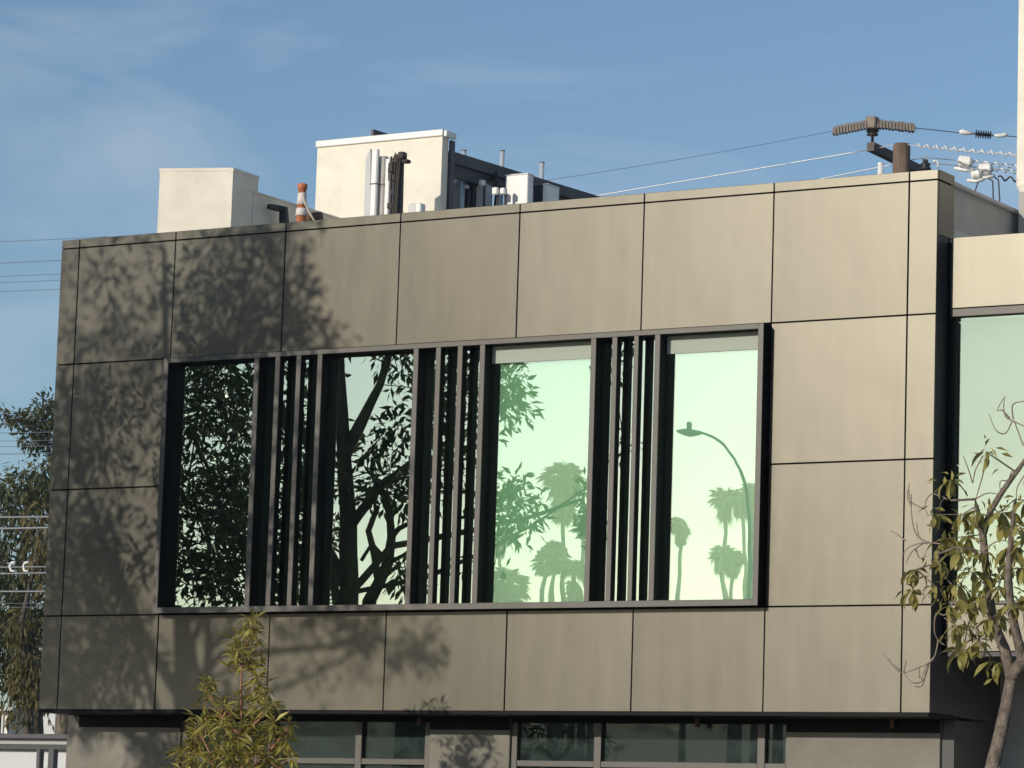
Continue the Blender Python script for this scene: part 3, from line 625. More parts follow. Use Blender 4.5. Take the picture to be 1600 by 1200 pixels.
for k, (a, c_, r_, br) in enumerate(LW):
    wire(('pale' if br else 'thin dark') + ' power line left of the building, %s from the top' % NTH[k] if 0 < k < 15 else ('thin dark power line left of the building, %s of all' % ('topmost' if k == 0 else 'lowest')), (P(a[0]-200, a[1]+3, 50), P(c_[0]+60, c_[1], 50.5)), r_ if br else r_*.7, M['cable_light'] if br else M['cable_mid'], .01, 8)
for px, py, lab in ((19, 885, 'left of the two white line clamps before the trees'), (40, 885, 'right of the two white line clamps before the trees')):
    p = P(px, py, 49.9); o = MB(); o.tube([p+Vector((.05, 0, .06)), p+Vector((-.02, 0, .05)), p+Vector((-.04, 0, 0)), p+Vector((-.02, 0, -.06)), p+Vector((.05, 0, -.07))], .018, 6)
    tag(o.build('line_clamp', M['white_metal'], loc=p, smooth=True), lab, 'line clamp', 'white clamps on the pale lines')
# ------------------------------------------------------------------ vegetation
def leaf_quad(b, p, d, n, L, W, fold=0.15):
    d = d.normalized(); s_ = d.cross(n)
    s_ = s_.normalized() if s_.length > 1e-5 else d.orthogonal().normalized()
    n = s_.cross(d); mid = p + d*L*.48 - n*fold*L*.5
    b.add([p, mid+s_*W*.5+n*fold*W, p+d*L-n*fold*L*1.2, mid-s_*W*.5+n*fold*W, mid], [(0, 4, 1), (4, 2, 1), (0, 3, 4), (4, 3, 2)])
def rv(rng, s_=1.0): return Vector((rng.gauss(0, s_), rng.gauss(0, s_), rng.gauss(0, s_)))
def skeleton(limbs, clusters, rng, step=.45, tip=.006, powr=.46, up=0.35, wob=.05):
    """grows branches from the given limbs out to every leaf cluster; returns wood mesh"""
    pos = []; par = []; rad = []
    for li, limb in enumerate(limbs):
        prev = -1
        for k, (p, r_) in enumerate(limb):
            p = Vector(p)
            if k == 0 and li > 0:
                prev = min(range(len(pos)), key=lambda i: (pos[i]-p).length_squared); continue
            pos.append(p); par.append(prev); rad.append(r_); prev = len(pos)-1
    nl = len(pos); cl = [Vector(c) for c in clusters]
    cl.sort(key=lambda c: min((c-pos[i]).length_squared for i in range(nl)))
    for c in cl:
        best = 0; bd = 1e9
        for i in range(1, len(pos)):
            q = pos[i]; d = (c-q).length + up*max(0, q.z-c.z+.15)
            if d < bd: bd = d; best = i
        q = pos[best]; v = c-q; n = max(1, int(v.length/step)); prev = best
        bend = rv(rng, wob)*v.length + Vector((0, 0, -.10*v.length))
        for k in range(1, n+1):
            t = k/n; w = q + v*t + bend*4*t*(1-t)*.5 + (rv(rng, .02) if k < n else Vector())
            pos.append(w); par.append(prev); rad.append(0); prev = len(pos)-1
    N = len(pos); cnt = [0]*N; kids = [[] for _ in range(N)]
    for i in range(N-1, -1, -1):
        if cnt[i] == 0: cnt[i] = 1
        if par[i] >= 0: cnt[par[i]] += cnt[i]; kids[par[i]].append(i)
    R_ = [max(rad[i], tip*cnt[i]**powr if rad[i] == 0 else rad[i]) for i in range(N)]
    for i in range(N):
        if rad[i] == 0 and par[i] >= 0: R_[i] = min(R_[i], R_[par[i]]*.92)
    b = MB(); done = [False]*N
    for i in range(N):
        if done[i]: continue
        ch = [i]; done[i] = True; j = i
        while kids[j]:
            c = [k for k in kids[j] if not done[k]]
            if not c: break
            c = max(c, key=lambda k: (rad[k] > 0, cnt[k])); done[c] = True; ch.append(c); j = c
        pts = [pos[k] for k in ch]; rs = [R_[k] for k in ch]
        if par[i] >= 0: pts = [pos[par[i]]] + pts; rs = [min(R_[par[i]], rs[0]*1.25)] + rs
        if len(pts) > 1: b.tube(pts, rs, 7 if max(rs) > .05 else (5 if max(rs) > .015 else 4), caps=False)
    return b
def foliage(clusters, rng, per, rad, L, W, droop=.4, jit=.35, flat=1.0, strand=0.0):
    b = MB()
    for c in clusters:
        c = Vector(c)
        for k in range(per):
            o = rv(rng); o = o.normalized()*rad*rng.random()**.45; o.z *= flat
            if strand: o.z -= strand*rng.random()
            d = o.normalized()*.8 + rv(rng, .45) + Vector((0, 0, -droop)); l = L*rng.uniform(1-jit, 1+jit)
            leaf_quad(b, c+o, d, rv(rng)+Vector((0, 0, .9)), l, W*l/L*rng.uniform(.8, 1.2))
    return b
def tree(name, label, cat, base, limbs, clusters, seed, per, rad, L, W, lm, bm_, group=None, droop=.4, step=.45, tip=.006, flat=1.0, strand=0., crown='crown', wob=.05, fine=(), fine_per=12, fine_rad=.13):
    rng = random.Random(seed); t = thing(name, label, cat, base, group)
    skeleton(limbs, list(clusters)+list(fine), rng, step, tip, wob=wob).build('trunk', bm_, t, smooth=True)
    fb = foliage(clusters, rng, per, rad, L, W, droop, flat=flat, strand=strand); f2 = foliage(fine, rng, fine_per, fine_rad, L*.85, W*.9, droop)
    fb.add(f2.v, f2.f); fb.build(crown, lm, t)
    return t

# street tree left of the frame: its shadow falls on the panels and the panes mirror it
CL = [int(q)/100 for q in '''-11,-657,976,-36,-534,943,-265,-554,543,114,-663,696,-75,-427,543,-50,-779,772,-329,-721,723,9,-283,568,84,-323,734,-28,-362,442,-76,-758,720,53,-631,756,-262,-531,694,-363,-498,528,-345,-671,735,103,-340,804,-256,-459,716,-121,-331,437,-49,-750,784,-178,-486,734,-93,-571,673,-210,-765,787,16,-672,891,-206,-266,669,76,-546,688,-260,-484,791,-245,-569,762,-193,-605,589,28,-663,963,-151,-489,717,-50,-351,657,-222,-714,785,-230,-602,571,-197,-501,665,-101,-500,748,178,-771,744,-88,-321,881,-130,-819,856,156,-455,898,-93,-405,463,12,-483,838,-183,-697,600,-230,-562,553,86,-708,817,35,-724,986,39,-729,955,58,-692,963,-371,-579,892,-261,-344,485,-334,-360,625,81,-529,915,62,-588,831,-286,-603,738,-98,-571,498,-259,-661,665,-184,-701,526,-374,-673,596,56,-486,744,-138,-323,490,-295,-531,481,199,-432,605,-313,-466,452,-101,-388,698,-105,-433,497,-380,-489,751,20,-669,749,-20,-326,470,-35,-772,679,-324,-545,743,64,-323,668,18,-259,512,-136,-445,653,-19,-461,778,-35,-476,676,150,-516,649,-8,-415,399,40,-371,585,-291,-424,450,-327,-411,760,-19,-366,692,-201,-355,671,-182,-771,817,227,-549,744,-205,-271,772,-328,-529,769,-111,-480,505,-217,-738,781,-5,-599,944,-168,-328,784,36,-268,690,-204,-331,538,72,-483,799,-212,-235,794,65,-620,923,19,-361,481,77,-578,719,-88,-225,678,-382,-617,669,-89,-322,500,-14,-707,925,77,-591,946,-340,-449,649,-169,-264,721,-53,-418,904,-152,-532,587,-225,-700,756,59,-321,814,-243,-357,517,100,-588,643,-248,-749,897,66,-691,664,-179,-306,743,-202,-509,860,-308,-543,723,63,-530,858,116,-494,851,-192,-249,622,-233,-497,754,138,-376,772,-170,-671,523,-91,-335,486,100,-570,867,-218,-514,568,163,-678,787,-344,-743,779,-274,-632,728,-375,-519,491,-306,-483,524,53,-565,835,42,-284,629,-154,-324,522,-401,-701,684,-336,-712,752,-153,-255,580,-186,-562,516,-203,-641,733,-229,-619,759,-430,-577,763,147,-462,596,-315,-736,698,-132,-316,457,-113,-420,554,39,-452,874,-305,-507,713,-242,-807,623,-107,-526,546,3,-672,697,-178,-324,678,-330,-495,799,-252,-464,495,17,-267,532,67,-715,725,94,-485,906,-97,-583,536,-333,-646,717,37,-627,692,-277,-699,593,-139,-459,480,-140,-515,698,-151,-385,847,-47,-402,508,78,-720,892,114,-634,762,-139,-540,660,104,-462,758,-192,-466,593,-55,-700,752,-97,-406,545,39,-767,843,148,-579,694,-157,-541,545,-216,-518,607,-142,-419,467,47,-331,706,-279,-614,691,124,-556,824,-60,-379,657,-60,-509,914,-121,-371,427,-318,-580,884,-429,-524,598,25,-323,812,-120,-335,746,-134,-802,885,-209,-559,680,-135,-634,526,4,-663,838,-246,-621,576,-195,-330,726,-92,-301,508,159,-560,713,32,-778,730,-308,-687,533,42,-625,670,21,-744,840,-188,-658,795,-258,-466,809,1,-225,635,-202,-718,535,-216,-748,595,-123,-621,585,-264,-417,512,116,-592,770,-247,-504,575,-233,-595,681,-295,-307,612,-185,-812,814,-233,-599,658,-317,-701,631,-34,-812,834,-375,-385,714,194,-755,747,-297,-351,877,-244,-473,525,-1,-718,969,-108,-478,536,-398,-675,821,18,-736,659,-105,-411,728,-60,-780,827,-247,-487,459,-293,-283,666,58,-300,751,-19,-287,695,-297,-313,728,-208,-547,778,-212,-687,961,67,-269,563,-292,-714,728,-267,-274,660,-406,-452,549,-373,-458,563,-266,-535,566,39,-350,634,-255,-267,633,-166,-448,686,16,-748,814,-85,-404,620,-39,-409,725,-332,-707,600,-213,-377,546,172,-432,593,-317,-558,642,-284,-631,812,-278,-633,546,130,-388,840,-120,-361,541,-376,-541,577,-65,-405,462,-149,-365,887,204,-756,652,-55,-452,616,-417,-596,560,-116,-335,716,38,-675,652,-194,-495,646,-58,-493,420,-443,-581,704,-6,-624,820,-265,-661,611,-257,-584,782,-87,-358,595,45,-581,782,42,-734,887,69,-691,857,22,-519,574,-322,-641,643,-74,-299,547,-53,-454,497,-16,-333,412,80,-553,606,-17,-684,749,-138,-442,685,-338,-454,508,-157,-506,498,-247,-491,483,-180,-445,482,70,-531,768,-152,-393,660,-25,-320,560,-18,-476,578,-293,-348,494,-94,-433,593,-250,-706,543,-11,-286,639,-200,-460,508,-231,-645,661,-40,-277,700,-354,-725,724,13,-663,924,4,-606,876,113,-488,565,-102,-601,499,-375,-660,662,54,-355,832,-88,-347,644,-20,-689,728,8,-563,772,-171,-615,918,-380,-547,643,-282,-525,683,34,-793,777,-223,-621,674,115,-425,890,-404,-452,586,-366,-659,725,-161,-531,690,-175,-686,748,-158,-320,479,-128,-476,465,-17,-681,795,-323,-674,875,-7,-722,613,133,-557,741,85,-302,623,-137,-571,769,-27,-630,764,83,-567,931,-381,-514,907,-183,-568,941,103,-385,865,-293,-671,602,91,-786,865,-15,-672,880,-9,-303,467,-37,-761,750,2,-251,683,-301,-684,622,-78,-520,737,80,-450,751,1,-661,858,38,-572,851,149,-812,778,-239,-527,676,75,-289,595,-112,-324,533,48,-642,825,-106,-538,793,-179,-598,536,-205,-460,629,-222,-534,744,-301,-640,518,-26,-358,522,-429,-508,766,-183,-239,583,-81,-603,561,-234,-764,822,31,-708,662,-226,-703,815,-238,-698,780,-392,-517,541,142,-504,827,-100,-683,868,-198,-342,634,-46,-368,552,-103,-332,462,-163,-733,833,-305,-453,520,-178,-355,500,11,-298,456,-60,-556,538,98,-489,803,-222,-543,913,105,-393,814,-18,-796,877,-169,-630,613,-217,-695,592,22,-251,667,-116,-473,650,-213,-604,597,-178,-512,708,-349,-445,616,105,-638,587,6,-307,495,58,-693,941,-324,-726,576,-219,-415,569,-371,-619,505,-274,-568,741,-61,-704,801,43,-691,826,-247,-542,566,-182,-574,566,-228,-371,483,-268,-635,888,-305,-576,784,-95,-730,868,-286,-512,584,131,-391,752,-165,-256,795,55,-296,539,-31,-340,562,-239,-684,684,-251,-538,665,-32,-699,803,-100,-544,561,-28,-713,875,-81,-639,818,-451,-545,743,-336,-512,495,71,-343,754,-37,-611,854,-165,-313,601,44,-628,888,-56,-802,865,-118,-445,466,-321,-390,645,-115,-464,701,-161,-600,551,-212,-520,660,-359,-715,747,-112,-425,480,-266,-660,519,101,-497,768,-305,-564,553,-167,-381,488,45,-659,917,-37,-687,832,-98,-364,647,-182,-403,560,-165,-533,779,-110,-261,676,-286,-765,746,74,-652,865,26,-705,883,157,-575,666,170,-549,661,186,-539,678,210,-504,683,179,-539,697,180,-556,706,202,-495,663,196,-507,673,166,-567,695,206,-518,659,142,-593,699,231,-477,652,203,-559,555,216,-528,565,209,-548,536,223,-500,539,204,-538,552,161,-574,576,218,-529,544,213,-496,564,220,-482,539,178,-573,576,144,-365,560,88,-432,587,128,-435,584,117,-393,701,-183,-562,629,-238,-607,558,-160,-479,593,-332,-674,518,-129,-401,493,-205,-542,486,-245,-569,567,-139,-486,582,-174,-548,607,-300,-633,583,-214,-558,533,-212,-506,597,-65,-371,528,-60,-314,565,-328,-683,746,-142,-409,679,-175,-519,508,-235,-597,487,-232,-581,498,-199,-612,522,-75,-370,500,-253,-587,495,-67,-377,472,-187,-564,593,-311,-659,732,-49,-392,654,-107,-360,580,-160,-556,516,-15,-353,471,-40,-375,570,-356,-693,684,-168,-482,479,-66,-333,556,-157,-476,456,83,-627,902,142,-387,797,143,-520,815,125,-423,804,55,-472,801,60,-362,855,106,-524,837,124,-425,822,61,-360,810,4,-575,900,89,-545,843,67,-540,825,72,-378,824,18,-646,935,164,-414,789,36,-524,816,61,-524,817,148,-445,853,54,-402,798,93,-382,776,98,-441,867,-1,-607,855,78,-424,854,161,-439,810,98,-637,929,-139,-610,505,-92,-503,509,-145,-603,661,-4,-431,485,-100,-477,618,-43,-502,509,-14,-443,454,-88,-467,576,-121,-528,601,-41,-357,588,-113,-573,595,1,-418,616,-44,-391,526,-128,-508,616,-10,-422,464,-142,-613,629,-117,-642,641,-23,-372,466,-70,-537,560,-9,-399,501,-54,-383,581,-22,-501,518,-115,-655,542,-47,-481,546,-95,-567,650,-152,-669,538,-74,-501,528,-132,-657,678,-114,-610,613,-1,-411,522,-128,-561,576,-97,-606,647,-137,-569,596,-54,-565,560,-58,-476,536,-91,-579,637,-98,-390,516,-4,-368,446,-51,-448,536,-134,-673,643,-125,-562,503,-126,-554,654,-83,-698,598,-129,-587,524,-123,-571,528,-50,-476,747,-85,-506,790,-111,-508,728,-115,-506,773,-22,-492,710,-40,-377,621,-177,-689,806,-95,-425,761,-65,-420,677,-161,-700,850,-54,-598,786,-164,-627,786,-87,-506,659,-106,-444,664,-109,-599,725,111,-433,694,89,-558,718,26,-652,685,28,-547,761,80,-374,744,80,-621,668,58,-586,649,106,-508,591,66,-393,566,9,-584,768,68,-410,575,-9,-649,819,54,-489,582,72,-600,716,62,-520,745,41,-686,725,-12,-670,765,31,-545,596,91,-522,570,57,-556,598,61,-644,720,26,-503,772,110,-375,726,52,-409,722,23,-652,631,11,-664,708,25,-685,621,40,-660,709,4,-667,673,100,-393,736,62,-660,694,-80,-470,880,-65,-470,850,-104,-575,857,-48,-360,828,-2,-421,413,-5,-493,441,-8,-462,419,-35,-467,426,-76,-565,456,-54,-406,410,-32,-430,420,-79,-527,445,-68,-547,444,-52,-464,419,-19,-446,418'''.split(',')]
CL = [(CL[i], CL[i+1], CL[i+2]) for i in range(0, len(CL), 3)]
T0 = Vector((.36, -4.72, 0))
limbs = [[((.30, -4.35, -.15), .19), ((.36, -4.4, .5), .15), ((.36, -4.4, 2.0), .125), ((.38, -4.4, 3.6), .115), ((.34, -4.42, 4.6), .11), ((.28, -4.45, 5.3), .10), ((.16, -4.5, 6.1), .085), ((.02, -4.55, 7.0), .065), ((-.1, -4.6, 8.0), .045), ((-.2, -4.7, 9.0), .03)],
         [((.34, -4.42, 4.6), .1), ((-.15, -4.6, 5.2), .06), ((-.7, -4.9, 6.0), .05), ((-1.2, -5.1, 7.0), .04), ((-1.5, -5.2, 8.0), .028)],
         [((.28, -4.45, 5.3), .1), ((.62, -4.5, 5.75), .05), ((.95, -4.6, 6.0), .045), ((1.35, -4.8, 6.5), .035), ((1.6, -5.0, 7.4), .028)],
         [((.16, -4.5, 6.1), .08), ((.45, -4.7, 6.9), .045), ((.6, -4.9, 7.8), .035), ((.7, -5.0, 8.8), .025)],
         [((.38, -4.4, 3.6), .1), ((-.3, -4.7, 4.2), .06), ((-1.2, -5.2, 4.8), .05), ((-2.2, -5.6, 5.6), .04), ((-2.9, -5.9, 6.6), .03)]]
limbs = [[(Vector(p)+Vector((0, -.32, 0)), r_) for p, r_ in l] for l in limbs]
def towards_sun(px, py, D): return atY(px, py, 0) + SUN*(D/-SUN.y)      # a point D in front of the facade whose shadow falls there
limbs.append([((.34, -4.74, 4.85), .05)] + [(towards_sun(*q), r_) for q, r_ in (((345, 1022, 5.0), .04), ((425, 1018, 5.5), .034), ((525, 1010, 6.0), .027), ((600, 1002, 6.9), .02), ((665, 1006, 5.8), .012))])
limbs.append([((.36, -4.72, 4.5), .05)] + [(towards_sun(*q), r_) for q, r_ in (((390, 1092, 5.4), .026), ((467, 1064, 5.9), .022), ((537, 1029, 6.1), .018), ((600, 985, 6.9), .012))])
limbs.append([((.36, -4.72, 4.0), .06)] + [(towards_sun(*q), r_) for q, r_ in (((240, 1095, 5.1), .05), ((225, 1040, 5.2), .045), ((212, 980, 5.3), .038), ((190, 900, 5.4), .03), ((170, 800, 5.6), .022))])
rgf = random.Random(77); FINE = []
for (x0, x1, y0, y1, n) in ((560, 690, 978, 1050, 26), (430, 520, 1040, 1095, 7), (440, 540, 965, 1000, 7), (105, 265, 400, 555, 26), (450, 540, 515, 550, 12), (440, 492, 400, 470, 10)):
    for k in range(n):
        x = rgf.uniform(x0, x1); y = rgf.uniform(y0, y1)
        FINE.append(towards_sun(x, y, max(5.6, 6.25-(x-640)*.0215)+rgf.uniform(-.12, .12) if x0 > 550 else (rgf.uniform(5.6, 6.6) if x0 > 400 and y0 > 900 else rgf.uniform(4.2, 6.0))))
tree('street_tree', 'large dark leaved street tree mirrored in the two left windows', 'tree', T0, limbs, CL, 11, 30, .25, .125, .042, M['leaf_street'], M['bark_dark'], step=.5, tip=.0065, droop=.2, fine=FINE)
# second stem beside it, leaning right
S2 = Vector((1.15, -3.55, 0)); S2 = mirrored(575, 940, 5.3)
b2 = [mirrored(x, y, D) for x, y, D in ((578, 940, 5.3), (592, 912, 5.3), (606, 880, 5.35), (612, 840, 5.4), (610, 805, 5.4), (600, 770, 5.45))]
l2 = [[(Vector((b2[0].x-.1, b2[0].y, -.1)), .12), (Vector((b2[0].x-.08, b2[0].y, 3.0)), .095)] + [(p, .08-.009*k) for k, p in enumerate(b2)],
      [(b2[3], .05), (mirrored(625, 825, 5.3), .03), (mirrored(645, 815, 5.2), .022)], [(b2[2], .05), (mirrored(630, 868, 5.3), .022), (mirrored(646, 855, 5.3), .016)],
      [(b2[1], .05), (mirrored(585, 870, 5.2), .04), (mirrored(575, 830, 5.1), .035), (mirrored(590, 790, 5.0), .03)],
      [(b2[2], .05), (mirrored(580, 850, 5.4), .028), (mirrored(565, 875, 5.4), .022)]]
rg = random.Random(4); c2 = []
for (x0, x1, y0, y1, n) in ((565, 642, 695, 800, 8), (608, 640, 885, 925, 5), (600, 640, 640, 690, 5)):
    for k in range(n): c2.append(mirrored(rg.uniform(x0, x1), rg.uniform(y0, y1), rg.uniform(4.9, 5.9)))
tree('street_tree', 'slim leaning street tree mirrored at the right of the second window', 'tree', (b2[0].x-.1, b2[0].y, 0), l2, c2, 12, 26, .22, .14, .045, M['leaf_street'], M['bark_dark'], step=.3, tip=.006)

# small tree in front of the right hand corner, every leaf of it a leaf
RY = -3.2
rt0 = atY(1546, 1230, RY)
rt = thing('drooping_leaf_tree', 'small grey barked tree with drooping olive leaves at right edge', 'tree', (rt0.x-.05, RY, 0))
def rp_(px, py, dy=0.0): return atY(px, py, RY+dy)
main = [(Vector((rt0.x-.08, RY, -.1)), .125), (Vector((rt0.x-.05, RY, .8)), .11), (rp_(1550, 1205), .10), (rp_(1563, 1150), .09), (rp_(1577, 1085), .082), (rp_(1581, 1058), .078), (rp_(1570, 1015, .05), .058), (rp_(1553, 975, .08), .05), (rp_(1546, 930, .1), .046), (rp_(1540, 880, .1), .043), (rp_(1536, 835, .08), .04), (rp_(1548, 798, .05), .034), (rp_(1565, 770), .030), (rp_(1588, 738), .026), (rp_(1612, 705), .02), (rp_(1640, 660), .014)]
main = [(p, r_*(.58 if k < 6 else .72)) for k, (p, r_) in enumerate(main)]
limbsR = [main, [(rp_(1581, 1058), .07), (rp_(1600, 1032, -.05), .055), (rp_(1640, 985, -.1), .045), (rp_(1680, 900, -.1), .03)],
          [(rp_(1600, 1032, -.05), .055), (rp_(1590, 1000, -.12), .035), (rp_(1579, 950, -.15), .03), (rp_(1575, 890, -.15), .026), (rp_(1581, 830, -.15), .02), (rp_(1586, 780, -.1), .012)],
          [(rp_(1540, 880, .1), .04), (rp_(1520, 858, 0), .016), (rp_(1492, 856, -.1), .012), (rp_(1465, 866, -.15), .009)],
          [(rp_(1536, 835, .08), .03), (rp_(1526, 790, .0), .012), (rp_(1523, 780, -.05), .010), (rp_(1485, 782, -.1), .008)]]
WH = [(1541,714,.8),(1487,758,1.1),(1462,812,.9),(1504,812,.9),(1563,808,1.2),(1478,850,1.1),(1513,846,1.0),(1431,898,.9),(1426,930,.9),(1470,888,.7),(1500,868,1.0),(1527,806,.7),(1462,924,.7),(1497,922,1.1),(1517,948,1.1),(1531,940,.9),(1546,975,.9),(1492,990,1.0),(1506,1022,1.0),(1527,1008,.9),(1556,1042,.9),(1583,862,1.0),(1592,828,.9),(1600,895,1.1),(1571,893,.8),(1586,950,1.0),(1564,972,.9),(1603,790,.9),(1520,900,1.0),(1545,905,.8),(1482,955,.8),(1512,985,1.0),(1535,870,.8),(1560,925,.9),(1612,850,1.0),(1608,940,1.0)]
rg = random.Random(21)
whp = [rp_(x, y-8, rg.uniform(-.28, .3)) for x, y, s_ in WH]
sk = skeleton(limbsR, whp, rg, .14, .0052, .40, .1, .10)
sk.build('trunk', M['bark'], rt, smooth=True)
def twig(pts, r0=.006, dy=0.0): 
    p = [rp_(x, y, dy + rg.uniform(-.03, .03)) for x, y in pts]; q = []
    for i in range(len(p)-1):
        p0, p1, p2, p3 = p[max(i-1, 0)], p[i], p[i+1], p[min(i+2, len(p)-1)]
        for k in range(4):
            t = k/4; q.append(.5*((2*p1)+(p2-p0)*t+(2*p0-5*p1+4*p2-p3)*t*t+(3*p1-p0-3*p2+p3)*t**3))
    q.append(p[-1]); n = len(q)
    MB().tube(q, [r0*(1-.55*k/n) for k in range(n)], 5).build('bare_twig', M['twig'], rt, smooth=True)
for pts in ([(1497, 925), (1478, 960), (1463, 958), (1460, 985), (1466, 1000), (1476, 1008)], [(1466, 1000), (1458, 1030), (1430, 1045), (1409, 1051), (1396, 1042), (1380, 1021)], [(1409, 1050), (1395, 1038), (1388, 1028)], [(1452, 1034), (1446, 1055), (1438, 1066), (1424, 1066), (1413, 1052)], [(1446, 1055), (1440, 1072), (1428, 1072)], [(1458, 1028), (1448, 1040), (1440, 1062)], [(1412, 1050), (1416, 1032)], [(1437, 1060), (1436, 1042)],
            [(1625, 735), (1598, 693), (1584, 658), (1575, 672), (1568, 678), (1556, 672), (1547, 652), (1545, 647)], [(1584, 658), (1572, 652), (1568, 636), (1570, 620)], [(1583, 655), (1582, 634), (1592, 628), (1612, 626)], [(1578, 654), (1566, 641), (1558, 641), (1568, 622)], [(1584, 658), (1605, 668)],
            [(1542, 716), (1534, 748), (1528, 768), (1524, 782)], [(1536, 712), (1524, 735), (1521, 752)], [(1520, 755), (1512, 730), (1505, 713)], [(1525, 782), (1522, 800), (1524, 818)], [(1523, 780), (1545, 770), (1566, 775)], [(1480, 780), (1455, 772), (1445, 790), (1450, 805)], [(1448, 850), (1430, 832), (1424, 800), (1424, 772)], [(1450, 848), (1436, 838), (1432, 815)], [(1444, 795), (1425, 785), (1420, 765)], [(1424, 790), (1418, 775), (1421, 755)],
            [(1470, 850), (1444, 848), (1420, 855), (1410, 868)], [(1444, 848), (1425, 862), (1416, 880)], [(1430, 856), (1437, 872), (1448, 868)], [(1415, 845), (1402, 835), (1392, 830)], [(1590, 742), (1581, 737), (1575, 750), (1563, 752), (1563, 768)], [(1606, 735), (1590, 760), (1588, 785)], [(1552, 792), (1560, 800), (1575, 795)], [(1470, 915), (1475, 895), (1468, 880), (1460, 870)], [(1497, 925), (1480, 905), (1470, 890)],
            [(1537, 860), (1560, 845), (1585, 848)], [(1545, 920), (1530, 905), (1517, 895)], [(1508, 985), (1490, 975), (1475, 965)]): twig(pts, .0062)
def big_leaf(L, W, curl, seed):
    b = MB(); vs_ = []; n = 6; prof = (.10, .52, .86, 1.0, .70, .02)
    for k in range(n):
        t = k/(n-1); an = curl*t; x = L*t*math.cos(an*.6); z = -L*t*math.sin(an*.6); w = W*.5*prof[k]
        wv = .10*W*math.sin(k*1.7+seed)
        vs_ += [(x, -w, z+.22*w+wv), (x, 0, z), (x, w, z+.22*w-wv)]
    fs = []
    for k in range(n-1):
        for j in range(2): a = k*3+j; fs.append((a, a+3, a+4, a+1))
    return b.add(vs_, fs).mesh('leaf', M['leaf_droop'], smooth=True)
LV = [big_leaf(L, W, c, i) for i, (L, W, c) in enumerate(((.19, .062, .9), (.165, .056, .6), (.20, .055, 1.3), (.15, .058, .4), (.175, .066, 1.0)))]
for (x, y, s_), c in zip(WH, whp):
    nl = 8 if s_ > .85 else 6
    a0 = rg.uniform(0, 6.28)
    for k in range(nl):
        an = a0+2*math.pi*k/nl+rg.uniform(-.3, .3); el = rg.uniform(-1.25, -.15) if k % 3 else rg.uniform(-.5, .25)
        d = Vector((math.cos(an)*math.cos(el), math.sin(an)*math.cos(el), math.sin(el)))
        yv = Vector((0, 0, 1)).cross(d).normalized(); zv = d.cross(yv)
        o = bpy.data.objects.new('leaf', rg.choice(LV)); COL.objects.link(o); o.parent = rt
        mm = Matrix((( d.x, yv.x, zv.x), (d.y, yv.y, zv.y), (d.z, yv.z, zv.z)))
        q = mm.to_euler(); o.rotation_euler = q; o.location = c + d*.012 - ORG[rt]; sc_ = s_*rg.uniform(.6, 1.25)*.9; o.scale = (sc_, sc_, sc_)
        o.rotation_euler.rotate_axis('X', rg.uniform(-.6, .6))

yb = MB()
for c in whp:
    for k in range(9):
        o = rv(rg, .055); d = rv(rg) + Vector((0, 0, -.5)); l = rg.uniform(.05, .11); leaf_quad(yb, c+o, d, rv(rg, .5)+Vector((0, 0, 1)), l, l*.36, .3)
tag(yb.build('young_leaves', M['leaf_droop'], rt), kind='stuff')

# leafy sapling in front of the lower left
LY = -2.0
def lp(px, py, dy=0.0): return atY(px, py, LY+dy)
lb = lp(380, 1215)
lt = thing('sapling', 'bushy yellow green sapling before the left storefront', 'tree', (lb.x, LY, 0))
rg = random.Random(31)
limL = [[(Vector((lb.x, LY, -.1)), .04), (Vector((lb.x, LY, 1.2)), .032), (lb, .02), (lp(379, 1150), .013), (lp(376, 1080), .009), (lp(378, 1040), .007), (lp(384, 1005), .005), (lp(390, 985), .004)],
        [(lp(379, 1150), .01), (lp(350, 1125, .1), .008), (lp(330, 1090, .12), .006), (lp(322, 1075, .12), .004)], [(lp(379, 1150), .01), (lp(410, 1120, -.1), .008), (lp(420, 1085, -.1), .005)], [(lb, .015), (lp(330, 1180, .1), .01), (lp(312, 1145, .1), .006)], [(lb, .015), (lp(425, 1170, -.1), .01), (lp(448, 1140, -.1), .006)]]
spans = [(975, 383, 402, 2), (988, 368, 404, 5), (1003, 356, 408, 6), (1020, 356, 412, 7), (1038, 354, 410, 6), (1052, 388, 412, 3), (1066, 392, 418, 3), (1072, 315, 332, 3), (1080, 314, 338, 3), (1084, 390, 424, 4), (1096, 325, 430, 8), (1112, 330, 430, 9), (1126, 306, 445, 11), (1142, 300, 446, 13), (1158, 292, 446, 14), (1174, 284, 440, 15), (1190, 280, 446, 16), (1208, 276, 452, 16), (1235, 285, 452, 16), (1270, 300, 440, 14), (1310, 320, 420, 10)]
cL = []
for y, x0, x1, n in spans:
    for k in range(n): e_ = 12 if y > 1090 else 0; cL.append(lp(x0-e_+4+(x1-x0-8+2*e_)*(k+rg.uniform(.0, 1.))/n, y+rg.uniform(-9, 9), rg.uniform(-.32, .32)*min(1, (x1-x0)/120+.15)))
skeleton(limL, cL, rg, .09, .0028, .36, .2, .06).build('trunk', M['red_stem'], lt, smooth=True)
b = MB()
for c in cL:
    for k in range(rg.choice((7, 9, 12, 14))):
        an = rg.uniform(0, 6.28); el = rg.uniform(-.75, .95); d = Vector((math.cos(an)*math.cos(el), math.sin(an)*math.cos(el), math.sin(el)))
        l = rg.uniform(.075, .155)*(1.1 if c.z < 3 else .95); leaf_quad(b, c+d*.012+rv(rg, .008), d, Vector((0, 0, 1))+rv(rg, .35), l, l*.27, .25)
b.build('crown', M['leaf_young'], lt)

